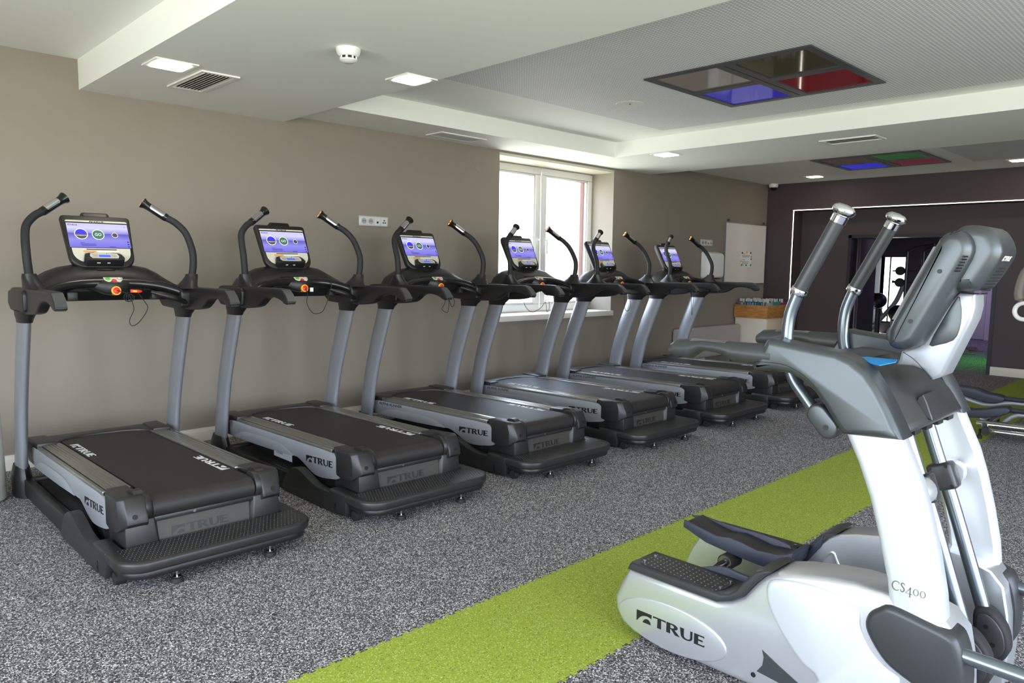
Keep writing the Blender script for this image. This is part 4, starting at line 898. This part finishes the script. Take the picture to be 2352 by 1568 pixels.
    b = MB(); puffy(b, cr2([(5.585, .375), (5.63, .38), (5.675, .33), (5.69, .26), (5.668, .215), (5.635, .21), (5.60, .25), (5.582, .31)], 4), Y(.14) if s < 0 else Y(.14), Y(.075) if s < 0 else Y(.075), .004, .004, 2) if False else puffy(b, cr2([(5.585, .375), (5.63, .38), (5.675, .33), (5.69, .26), (5.668, .215), (5.635, .21), (5.60, .25), (5.582, .31)], 4), YC+s*.11+.03, YC+s*.11-.035, .012, .01, 3)
    jc = E_(b, 'joint_cover', M['rubber'], sharp=45)
    b = MB(); puffy(b, [(5.636+(x-5.636)*.8, .295+(z-.295)*.8) for x, z in cr2([(5.585, .375), (5.63, .38), (5.675, .33), (5.69, .26), (5.668, .215), (5.635, .21), (5.60, .25), (5.582, .31)], 4)], YC+s*.11-.03, YC+s*.11-.038, .004, .002, 2); E_(b, 'joint_face', M['cs_dark'], jc, sharp=45)
    for q in ((5.622, .325), (5.645, .27)):
        b = MB(); b.cyl((q[0], YC+s*.11-.037, q[1]), (q[0], YC+s*.11-.0395, q[1]), .008, 12); E_(b, 'bolt', M['ink'], jc)
    # front bar and feet
    b = MB(); b.tube([(5.60, Y(.335), .392), (5.95, Y(.335), .385), (6.15, Y(.335), .37)], .0225, 16); E_(b, 'front_bar', M['cs_tube'])
    for xx in (4.55, 5.5):
        b = MB(); b.lathe([(.0, 0), (.025, 0), (.028, .006), (.02, .02), (0, .02)], (xx, Y(.27), 0), (0, 0, 1), 16); E_(b, 'levelling_foot', M['rubber'])
# pedals on their links
def pedal(dx, dz, yc, nm='pedal'):
    yn, yf = yc-.075, yc+.075
    bot = XZ(N1([(650, 190), (850, 330), (1050, 420), (1250, 505), (1400, 562), (1500, 588), (1590, 560)]), 2.735)
    topn = XZ(N1([(1620, 425), (1560, 436), (1480, 440), (1300, 400), (1150, 325), (1060, 288), (940, 272), (800, 200), (655, 128)]), 2.735)
    floor_ = [(x, z-.012) for x, z in topn[2:-1]]
    fl_ = [topn[0]] + [topn[1]] + floor_ + [topn[-1]]
    sh = lambda l: [(x+dx, z+dz) for x, z in l]
    b = MB(); b.prism(sh(bot + [(p[0]-.006, p[1]-.012) for p in topn[:2]] + floor_ + [(topn[-1][0]+.006, topn[-1][1]-.006)]), 'y', yn+.004, yf-.004); pd = E_(b.bevel(.005, 2, 40), nm, M['char'], sharp=40)
    b = MB(); b.prism(sh(bot + topn), 'y', yn, yn+.012); E_(b.bevel(.003, 2, 40), 'near_rim', M['navy_rubber'], pd)
    topf = XZ(N1([(1632, 398), (1600, 348), (1500, 302), (1300, 234), (1130, 190), (980, 140), (830, 88), (730, 84)]), 2.885)
    b = MB(); b.prism(sh(bot[1:] + topf), 'y', yf-.012, yf); E_(b.bevel(.003, 2, 40), 'far_rim', M['navy_rubber'], pd)
    b = MB(); x1, z1 = bot[-1]; x2, z2 = topn[0]
    b.prism(sh([(x1-.015, z1), (x1+.004, z1+.01), (x2+.004, z2-.004), (x2-.012, z2)]), 'y', yn+.006, yf-.006); E_(b.bevel(.003, 2, 40), 'toe_rim', M['navy_rubber'], pd)
    b = MB(); b.tube([(4.93+dx, yc, .30+dz), (5.3+dx*.5, yc, .29+dz*.4), (5.63, yc, .285)], .024, 12, (1, .7)); E_(b, 'pedal_link', M['black'])
    c = on(1668, 1290, 1, yn-.02) if dz == 0 else Vector((4.72+dx, 0, .28+dz))
    cx_, cz_ = c.x, c.z
    b = MB(); b.cyl((cx_, yn-.03, cz_), (cx_, yn+.05, cz_), .034, 24); ro = E_(b, 'roller', M['rubber'])
    b = MB(); b.lathe([(.014, 0), (.029, 0), (.029, .004), (.014, .004)], (cx_, yn-.0325, cz_), (0, 1, 0), 24); E_(b, 'bearing_ring', M['chrome'], ro)
    b = MB(); b.tube([(cx_, yn-.02, cz_), (cx_-.01, yn-.06, cz_-.008), (cx_-.03, yn-.085, cz_-.03), (cx_-.06, yn-.095, cz_-.07)], [.013, .016, .013, .012], 12); E_(b, 'crank_pin', M['black_gloss'], ro)
pedal(0, 0, 2.81)
pedal(.22, -.13, 2.61)
# deck between the cowl arms
dk = cr2([(5.10, 1.206), (5.20, 1.198), (5.28, 1.178), (5.35, 1.142), (5.41, 1.085), (5.455, 1.015)], 3, False) + [(5.45, 1.0), (5.425, 1.0), (5.36, 1.06), (5.28, 1.115), (5.18, 1.15), (5.10, 1.165)]
b = MB(); b.prism(dk, 'y', YC-.27, YC+.27); dck = E_(b.bevel(.004, 2, 50), 'console_deck', M['cs_dark'], sharp=50)
b = MB(); b.prism(rrect(5.09, 5.26, YC-.16, YC+.16, .07), 'z', 1.19, 1.2075); b.bevel(.004, 2, 40); E_(b, 'tray_rim', M['cs_dark'], dck)
bp = [(on(u, v, 2, 1.209).x, on(u, v, 2, 1.209).y) for u, v in N3([(1275, 242), (1380, 232), (1590, 252), (1580, 268), (1470, 290)])]
b = MB(); b.prism(bp, 'z', 1.207, 1.2095); E_(b, 'tray_mat', M['blue_mat'], dck, smooth=False)
b = MB(); b.lathe([(.0, 0), (.016, 0), (.016, .002), (0, .002)], on(*N3([(1398, 322)])[0], 2, 1.185), (.3, 0, 1), 16); E_(b, 'deck_plug', M['ink'], dck)
for k in range(4):
    yy = YC-.17+k*.115
    b = MB(); b.box(5.425, 5.447, yy-.03, yy+.03, .985, 1.003); E_(b, 'lip_vent', M['ink'], dck, smooth=False)
b = MB(); puffy(b, cr2([(5.43, 1.10), (5.455, 1.045), (5.463, 1.02), (5.44, 1.03), (5.41, 1.07)], 2), YC-.09, YC+.09, .003, .003, 2); E_(b, 'front_crest', M['cs_dark'], dck)
# console seen from behind
bodyc = XZ(KK([(985, 60), (920, 110), (860, 200), (440, 930), (400, 1060), (388, 1130), (405, 1190), (470, 1228), (560, 1235), (650, 1205), (720, 1150), (900, 860), (1060, 600), (1220, 330), (1250, 200), (1205, 90), (1110, 42)]), 2.575)
ro = .05
ys = [(YC+.165-ro*(1-math.sin(a)), .03*(1-math.cos(a))) for a in [math.pi/2*(1-k/5) for k in range(6)]]
prof = ys + [(2*YC-y, d) for y, d in reversed(ys)]
MB_ = MB(); MB_.loft([[(x, y, z) for x, z in inset(cr2(bodyc, 2), d)] for y, d in prof]); cons = E_(MB_, 'console', M['cs_grey'], sharp=50)
mod = XZ(KK([(1100, 10), (1200, -15), (1380, 0), (1470, 70), (1525, 200), (1500, 330), (1310, 600), (1230, 640), (1060, 640), (1010, 560), (1020, 300), (1050, 90)]), 2.61)
ro = .035; ys = [(YC+.115-ro*(1-math.sin(a)), ro*(1-math.cos(a))) for a in [math.pi/2*(1-k/5) for k in range(6)]]
b = MB(); b.loft([[(x, y, z) for x, z in inset(cr2(mod, 2), d)] for y, d in ys + [(2*YC-y, d) for y, d in reversed(ys)]]); mdl = E_(b, 'rear_module', M['cs_grey'], sharp=50)
nk = XZ(KK([(1100, 665), (1255, 680), (1257, 800), (1225, 930), (1150, 1080), (940, 1490), (830, 1535), (740, 1440), (640, 1400), (470, 1385), (500, 1330), (520, 1250), (700, 1180), (900, 860)]), 2.65)
b = MB(); puffy(b, nk, YC+.06, YC-.06, .012, .012, 3); nck = E_(b, 'console_neck', M['silver'], sharp=45)
fan = XZ(KK([(1085, 700), (1120, 760), (1130, 900), (1105, 1040), (1045, 1140), (900, 1185), (800, 1185), (920, 960)]), 2.649)
b = MB(); puffy(b, cr2(fan, 2), YC-.05, YC-.063, .004, .003, 2); E_(b, 'neck_panel', M['cs_grey'], nck, sharp=45)
sm = XZ(KK([(540, 1255), (640, 1320), (720, 1400), (825, 1530)]), 2.65)
b = MB(); b.tube(catmull([(x, YC-.0605, z) for x, z in sm], 4), .001, 6); E_(b, 'seam', M['ink'], nck)
for k in range(6):
    p, q = on(*KK([(1150-k*18, 302+k*29)])[0], 1, 2.549), on(*KK([(1192-k*15, 300+k*29)])[0], 1, 2.549)
    b = MB(); b.tube([(p.x, YC-.1635, p.z), (q.x, YC-.160, q.z)], .0028, 6); E_(b, 'vent_slit', M['ink'], cons)
for u, v in ((908, 448), (616, 948)):
    p = on(*KK([(u, v)])[0], 1, 2.546); b = MB(); b.lathe([(0, 0), (.007, 0), (.007, .0015), (0, .0015)], (p.x, YC-.1655, p.z), (0, -1, 0), 14); E_(b, 'screw', M['ink'], cons)
b = MB(); sp_ = XZ(KK([(985, 60), (860, 200), (440, 930), (395, 1130)]), 2.60)
b.prism([(sp_[1][0]-.004, sp_[1][1]), (sp_[2][0]-.004, sp_[2][1]), (sp_[2][0]+.01, sp_[2][1]), (sp_[1][0]+.01, sp_[1][1])], 'y', YC-.11, YC+.11); E_(b, 'display_face', M['black_gloss'], cons, smooth=False)
p0 = on(*KK([(430, 950)])[0], 1, 2.60); b = MB(); b.prism([(p0.x+.004, p0.z), (p0.x-.022, p0.z-.035), (p0.x-.022, p0.z-.06), (p0.x+.0, p0.z-.075)], 'y', YC-.10, YC+.10); E_(b.bevel(.006, 2), 'display_lip', M['cs_dark'], cons)
# module badge and fan grille on the face towards the front
m0, m1 = on(*KK([(1500, 330)])[0], 1, 2.61), on(*KK([(1310, 600)])[0], 1, 2.61)
upv = (m0-m1); upv.y = 0; upv.normalize(); fn = Vector((0, 1, 0)).cross(upv)
lo = Vector((m0.x, YC-.06, m0.z)) + upv*-.004 + fn*.0006
decal(LOGO, lo, (0, 1, 0), upv, .017, M['white_ink'], 'badge', mdl, EO, 1.25)
for k in range(9):
    c0_ = Vector((m0.x, YC, m0.z)) - upv*(.028+k*.0115); hw = .06*math.sqrt(max(.1, 1-((k-4)/5)**2))
    b = MB(); b.tube([c0_+Vector((0, -hw, 0))+fn*.0005, c0_+Vector((0, hw, 0))+fn*.0005], .0032, 6); E_(b, 'grille_slot', M['ink'], mdl)

# model lettering on the near mast: thin old style serif strokes
def ribbon(path, w):
    P_ = [Vector((p[0], p[1], 0)) for p in path]; L_, R_ = [], []
    for i, p in enumerate(P_):
        t = (P_[min(i+1, len(P_)-1)]-P_[max(i-1, 0)]).normalized(); n_ = Vector((-t.y, t.x, 0)); ww = w(i/(len(P_)-1)) if callable(w) else w
        L_.append((p+n_*ww)[:2]); R_.append((p-n_*ww)[:2])
    return L_ + R_[::-1]
th_ = lambda t: .03+.035*math.sin(math.pi*t)
gl = [ribbon(arc(.42, .5, .40, .5, 50, 315, 18), th_), ribbon([(.68, .95), (.67, .72)], .02),
      ribbon([p[:2] for p in catmull([(1.22, .80, 0), (1.15, .95, 0), (1.0, .97, 0), (.9, .82, 0), (1.0, .62, 0), (1.18, .42, 0), (1.2, .2, 0), (1.05, .03, 0), (.9, .08, 0), (.86, .25, 0)], 4)], th_),
      ribbon([(1.86, .72), (1.36, .02), (2.02, .02)], .032), ribbon([(1.80, .74), (1.80, -.3)], .05), ribbon([(1.68, -.3), (1.92, -.3)], .02)]
def zero(cx):
    o = arc(cx, .36, .27, .37, 0, 360, 20)[:-1]; i_ = arc(cx, .36, .19, .33, 0, 360, 20)[:-1]; return [o, i_]
gl_me = [curve_mesh([g], .02) for g in gl] + [curve_mesh(zero(2.36), .02), curve_mesh(zero(3.02), .02)]
nm_ = [c for c in EL.children if c.name.startswith('mast') and not c.name.startswith('mast_boot')][0]
b = MB()
for g in gl_me: b.add_mesh(g, basis((5.458, YC-.3525, .532), (1, 0, .0), (0, 0, 1), .0285))
b.build('model_lettering', mat('bronze_print', srgb(96, 92, 72), .4), nm_, off=EO, smooth=False, recalc=False)['kind'] = 'stuff'
sm = XZ(KK([(1100, 44), (1040, 66), (985, 110), (700, 600), (440, 1080), (412, 1150)]), 2.56)
b = MB(); b.tube(catmull([(x+.004, YC-.1535, z) for x, z in sm], 4), .0012, 6); E_(b, 'seam', M['ink'], cons)

# ------------------------------------------------------------------ second elliptical, cut by the right frame edge
E2 = (4.75, 7.98, 0)
el2 = empty('elliptical_trainer', E2, 'partly visible elliptical trainer with blue grey pedals at the right edge', 'elliptical trainer')
Q = lambda b, nm, m_, par=None, **k: b.build(nm, m_, par or el2, off=E2, **k)
for (pxs, yy) in (([(2200, 936), (2231, 941), (2262, 940), (2290, 936), (2312, 936), (2321, 942), (2316, 950), (2295, 957), (2262, 960), (2200, 958)], 7.86), ([(2190, 884), (2206, 887), (2240, 892), (2265, 903), (2295, 909), (2308, 915), (2303, 923), (2285, 927), (2262, 924), (2216, 909), (2190, 897)], 8.14)):
    out = XZ(pxs, yy); b = MB(); puffy(b, out, yy+.14, yy, .012, .012, 3); pd = Q(b, 'pedal', M['navy_rubber'], sharp=45)
    lx, lz = out[-2]; rx2, rz2 = out[5]
    b = MB(); b.tube(catmull([(lx-.05, yy+.07, lz-.02), ((lx+rx2)/2, yy+.07, min(o_[1] for o_ in out)-.03), (rx2+.05, yy+.07, rz2-.045), (rx2+.4, yy+.07, rz2-.05)], 4), .028, 12, (1, .8)); Q(b, 'pedal_arm', M['silver'])
    b = MB(); b.tube([(rx2-.01, yy+.07, rz2-.01), (rx2+.12, yy+.07, rz2-.012), (rx2+.4, yy+.07, rz2+.03)], .035, 12, (1, .7)); Q(b, 'link_cover', M['navy_rubber'])
b = MB(); b.tube([(4.40, 7.78, .112), (5.5, 7.78, .14)], .042, 16, (1, .8)); Q(b, 'base_tube', M['chrome'])
b = MB(); b.tube([(4.47, 7.66, .075), (5.5, 7.66, .095)], .022, 14); Q(b, 'lower_tube', M['chrome'])
b = MB(); b.tube([(4.51, 7.60, .09), (4.47, 7.72, .105), (4.44, 8.3, .105)], .03, 14); Q(b, 'rear_stabiliser', M['chrome'])
b = MB(); b.tube([(4.525, 7.545, .085), (4.51, 7.62, .09)], .034, 14); Q(b, 'end_cap', M['char'])
for yy in (7.63, 8.28):
    b = MB(); b.lathe([(.0, 0), (.022, 0), (.022, .03), (.01, .035), (.01, .09), (0, .09)], (4.46, yy, 0), (0, 0, 1), 14); Q(b, 'levelling_foot', M['rubber'])
b = MB(); b.box(5.2, 6.0, 7.75, 8.25, .0, .62); Q(b.bevel(.08, 4), 'flywheel_housing', M['silver'])
b = MB(); b.tube(catmull([(5.5, 8.0, .55), (5.42, 8.0, 1.0), (5.3, 8.0, 1.45)], 4), .05, 14); Q(b, 'mast', M['silver'])
b = MB(); b.tube(catmull([(5.3, 8.0, 1.40), (5.0, 8.0, 1.15), (4.75, 8.0, 1.12), (4.66, 8.0, 1.13)], 4), .02, 12); Q(b, 'handle_stem', M['white'])
b = MB(); b.torus((4.648, 8.0, 1.15), (.15, 1, 0), .075, .02, 28, 12); Q(b, 'ring_handle', M['white'])
b = MB(); b.tube(catmull([(4.62, 8.0, 1.235), (4.60, 8.0, 1.30), (4.612, 8.0, 1.42), (4.655, 8.0, 1.56)], 4), [.02]*2+[.042]*9+[.03]*2, 16); Q(b, 'grip_pad', mat('taupe_pad', srgb(120, 110, 100), .5))

# ------------------------------------------------------------------ pale bin cut by the left edge
bl = on(4, 1152, 2, 0)
b = MB(); side_ = Vector((-RT.x, -RT.y, 0)).normalized()
bc = Vector((bl.x, bl.y, 0)) + side_*.145
bn = empty('waste_bin', bc, 'pale grey round bin just showing at the left edge beside the first treadmill', 'bin')
b = MB(); b.lathe([(.0, 0), (.14, 0), (.15, .012), (.148, .1), (0, .1)], (0, 0, 0), (0, 0, 1), 40); b.build('base_ring', mat('bin_grey', srgb(176, 176, 166), .4), bn)
b = MB(); b.lathe([(.149, .101), (.151, .11), (.138, .55), (.13, .56), (.0, .56)], (0, 0, 0), (0, 0, 1), 40); b.build('body', mat('bin_grey_body', srgb(182, 182, 172), .4), bn)

# ------------------------------------------------------------------ room beyond the doorway
yD = 18.85
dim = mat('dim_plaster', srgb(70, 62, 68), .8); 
wx0 = -.4
gw0, gw1 = on(2000, 600, 1, yD).x, on(2085, 600, 1, yD).x
gz0, gz1 = .25, 1.86
b = MB(); b.box(wx0, gw0, yD, yD+.25, 0, 2.9).box(gw1, 9.2, yD, yD+.25, 0, 2.9).box(gw0, gw1, yD, yD+.25, 0, gz0).box(gw0, gw1, yD, yD+.25, gz1, 2.9)
struct(b.build('wall_far', dim, smooth=False))
b = MB(); b.box(wx0-.2, wx0, yN+.25, yD+.25, 0, 2.9); struct(b.build('wall_left_far', dim, smooth=False))
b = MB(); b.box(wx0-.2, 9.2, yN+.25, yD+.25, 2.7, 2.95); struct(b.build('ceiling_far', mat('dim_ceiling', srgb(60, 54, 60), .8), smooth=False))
portal('daylight_portal', ((gw0+gw1)/2, yD+.2, (gz0+gz1)/2), (-H, 0, 0), gw1-gw0, gz1-gz0)
wf = bpy.data.objects.new('mirror_glare_opening', None); COL.objects.link(wf); wf.location = (gw0, yD, gz0); wf['kind'] = 'structure'  # glazed opening added in place of a bright reflection in a mirror
b = MB(); w = .04
b.box(gw0, gw1, yD+.05, yD+.1, gz0, gz0+w).box(gw0, gw1, yD+.05, yD+.1, gz1-w, gz1).box(gw0, gw0+w, yD+.05, yD+.1, gz0+w, gz1-w).box(gw1-w, gw1, yD+.05, yD+.1, gz0+w, gz1-w)
xm = on(2044, 600, 1, yD).x; b.box(xm-.015, xm+.015, yD+.05, yD+.1, gz0+w, gz1-w)
b.build('window_frame', M['char'], wf, off=(gw0, yD, gz0), smooth=False)
for a, c in ((gw0+w, xm-.015), (xm+.015, gw1-w)):
    b = MB(); b.box(a, c, yD+.07, yD+.076, gz0+w, gz1-w); b.build('pane', M['glass'], wf, off=(gw0, yD, gz0), smooth=False)
# white door in the far wall
dA, dB_ = on(2150, 700, 1, yD).x, on(2266, 700, 1, yD).x
d2 = bpy.data.objects.new('door_2', None); COL.objects.link(d2); d2.location = (dA, yD, 0); d2['kind'] = 'structure'
lil = mat('door_white', srgb(206, 200, 212), .4)
OD = (dA, yD, 0)
b = MB(); b.box(dA, dB_, yD-.03, yD-.001, .01, 2.02); b.bevel(.004, 2).build('leaf', lil, d2, off=OD)
b = MB(); b.box(dB_+.005, dB_+.15, yD-.05, yD-.001, 0, 2.1).box(dA-.13, dA-.005, yD-.05, yD-.001, 0, 2.1).box(dA-.005, dB_+.005, yD-.05, yD-.001, 2.03, 2.1); b.build('door_frame', lil, d2, off=OD, smooth=False)
hx = dB_-.09
b = MB(); b.tube([(hx, yD-.03, 1.02), (hx, yD-.09, 1.02), (hx-.14, yD-.09, 1.02)], .011, 10); b.build('handle', M['steel'], d2, off=OD)
b = MB(); b.cyl((hx, yD-.03, .92), (hx, yD-.045, .92), .028, 14); b.build('lock', M['steel'], d2, off=OD)
b = MB(); b.box(dA+.2, dA+.55, yD-.036, yD-.03, .42, .56); b.build('red_plate', M['red'], d2, off=OD, smooth=False)
# dark leaf of the doorway standing open
b = MB(); b.box(dx0+.06, dx0+.10, yN+.27, yN+1.0, .01, 2.03)
tag(b.bevel(.004, 2).build('open_door_leaf', mat('dark_leaf', srgb(58, 48, 62), .5), off=(dx0, yN+.27, 0)), 'dark door leaf standing open inside the doorway', 'door').location = (dx0, yN+.27, 0)
# squat rack with plates
yR = 15.2
ux = [on(u, 600, 1, yR).x for u in (2003, 2084)]
rk = empty('squat_rack', (ux[0], yR, 0), 'dark squat rack seen through the doorway in front of the opening added as mirror glare', 'rack'); OR = (ux[0], yR, 0)
rm = mat('rack_dark', srgb(60, 58, 66), .4, metal=.3)
for x in ux + [u_+.28 for u_ in ux[1:]]:
    hgt = 1.3 if x == ux[0] else 1.95
    b = MB(); b.tube(catmull([(x, yR, 0), (x, yR, hgt-.25), (x+.03, yR, hgt-.08), (x+.2, yR, hgt), (x+.45, yR, hgt+.03)] if hgt > 1.5 else [(x, yR, 0), (x, yR, .7), (x, yR, hgt)], 4), .032, 8); b.build('upright', rm, rk, off=OR)
b = MB(); b.box(ux[0]-.05, ux[1]+.35, yR-.05, yR+.05, .0, .05); b.build('base_bar', rm, rk, off=OR, smooth=False)
for i, z in enumerate((1.28, 1.5)):
    b = MB(); b.cyl((ux[1]-.25, yR, z), (ux[1]+.3, yR, z), .014, 8); b.build('peg', M['steel'], rk, off=OR)
pm = mat('plate_black', srgb(24, 22, 24), .5)
spots = [('upper weight plate on the left peg of the squat rack', ux[1]-.09, 1.5, .085), ('lower weight plate on the left peg of the squat rack', ux[1]-.09, 1.28, .085), ('upper weight plate on the right peg of the squat rack', ux[1]+.32, 1.48, .075), ('lower weight plate on the right peg of the squat rack', ux[1]+.32, 1.27, .075)]
for lb, x, z, r in spots:
    b = MB(); b.lathe([(.015, -.03), (r*.9, -.03), (r, -.02), (r, .02), (r*.9, .03), (.015, .03)], (0, 0, 0), (0, 1, 0), 26)
    o = tag(b.build('weight_plate', pm), lb, 'weight plate', 'plates on the squat rack'); o.location = (x, yR-.07, z)
# round balls and a bike silhouette against the light
for u, v, r, lb in ((2018, 690, .16, 'black exercise ball left of the bike beyond the doorway'), (2062, 720, .18, 'black exercise ball behind the foreground console')):
    p = on(u, v, 1, 16.4); b = MB(); n_ = 12
    b.lathe([(r*math.sin(math.pi*k/n_), -r*math.cos(math.pi*k/n_)) for k in range(n_+1)], (0, 0, 0), (0, 0, 1), 20)
    o = tag(b.build('exercise_ball', pm), lb, 'ball', 'balls beyond the doorway'); o.location = (p.x, 16.4, p.z)
    b = MB(); b.tube([(p.x, 16.4, 0), (p.x, 16.4, p.z-r-.012)], .05, 12); b.lathe([(0, 0), (.1, 0), (.1, .012), (0, .012)], (p.x, 16.4, p.z-r-.012), (0, 0, 1), 18)
    o2 = tag(b.build('ball_stand', rm, off=(p.x, 16.4, 0)), lb.replace('black exercise ball', 'dark post stand under the ball'), 'stand', 'ball stands'); o2.location = (p.x, 16.4, 0)
bx_ = on(2045, 650, 1, 17.4).x
bk = empty('exercise_bike', (bx_, 17.4, 0), 'silver exercise bike in front of the opening added as mirror glare beyond the doorway', 'exercise bike'); OB = (bx_, 17.4, 0)
b = MB(); b.tube(catmull([(bx_-.35, 17.4, .2), (bx_-.1, 17.4, .5), (bx_+.15, 17.4, .85), (bx_+.3, 17.4, 1.3)], 4), .05, 10); b.build('frame', M['silver'], bk, off=OB)
b = MB(); b.lathe([(.0, -.05), (.24, -.05), (.26, 0), (.24, .05), (0, .05)], (bx_+.3, 17.4, .38), (0, 1, 0), 26); b.build('flywheel_cover', M['silver'], bk, off=OB)
b = MB(); b.loft([ell(bx_-.3, 17.4, z, a, c, 14) for z, a, c in ((.93, .1, .07), (.97, .15, .11), (1.0, .13, .09))]); b.build('saddle', M['black'], bk, off=OB)
b = MB(); b.cyl((bx_-.12, 17.4, .48), (bx_-.28, 17.4, .95), .03, 10); b.build('seat_post', M['chrome'], bk, off=OB)
b = MB(); b.tube(catmull([(bx_+.1, 17.2, 1.28), (bx_+.3, 17.3, 1.22), (bx_+.33, 17.4, 1.25), (bx_+.3, 17.5, 1.22), (bx_+.1, 17.6, 1.28)], 4), .022, 10); b.build('handlebar', M['black'], bk, off=OB)
b = MB(); b.box(bx_-.5, bx_-.42, 17.2, 17.6, 0, .05).box(bx_+.4, bx_+.48, 17.2, 17.6, 0, .05).box(bx_-.46, bx_+.44, 17.37, 17.43, .05, .11); b.build('base', M['char'], bk, off=OB, smooth=False)
# bench feet on the far floor
for k, (u, v, yy, lb) in enumerate(((2226, 803, 16.1, 'farther of two grey bench feet on the green lit floor'), (2208, 815, 15.4, 'nearer of two grey bench feet on the green lit floor'))):
    p = on(u, v, 1, yy); b = MB(); b.prism([(-.5, 0), (.22, 0), (.22, .012), (.15, .02), (.1, .075), (-.5, .075)], 'y', -.03, .03)
    o = tag(b.bevel(.003, 2).build('bench_foot', mat('bench_grey', srgb(120, 108, 116), .4)), lb, 'bench foot', 'bench feet'); o.location = (p.x, yy, 0)
# coloured lamps of the far room
def lamp(nm, loc, col, pw, size, rot=(0, 0, 0), spread=math.pi):
    l = bpy.data.lights.new(nm, 'AREA'); l.energy = pw; l.color = col; l.size = size; l.spread = spread
    o = bpy.data.objects.new(nm, l); o.location = loc; o.rotation_euler = rot; COL.objects.link(o)
lamp('green_lamp', (3.0, 14.3, 2.62), (.12, 1, .14), 3.2, .5, (0, 0, 0), math.radians(75))
lamp('violet_lamp', (2.6, 17.6, 2.6), (.66, .5, 1), 12, .5)
for nm, loc, m_c in (('green', (3.0, 14.3, 2.69), (.1, 1, .15, 1)), ('violet', (2.6, 17.6, 2.69), (.62, .42, 1, 1))):
    b = MB(); b.box(-.2, .2, -.2, .2, 0, .01); o = b.build('colour_lamp_panel', mat(nm+'_lamp_glow', m_c, .4, emit=m_c, es=.5), smooth=False); o.location = loc
    tag(o, nm + ' glowing lamp panel under the ceiling of the far room', 'lamp', 'coloured lamps of the far room')
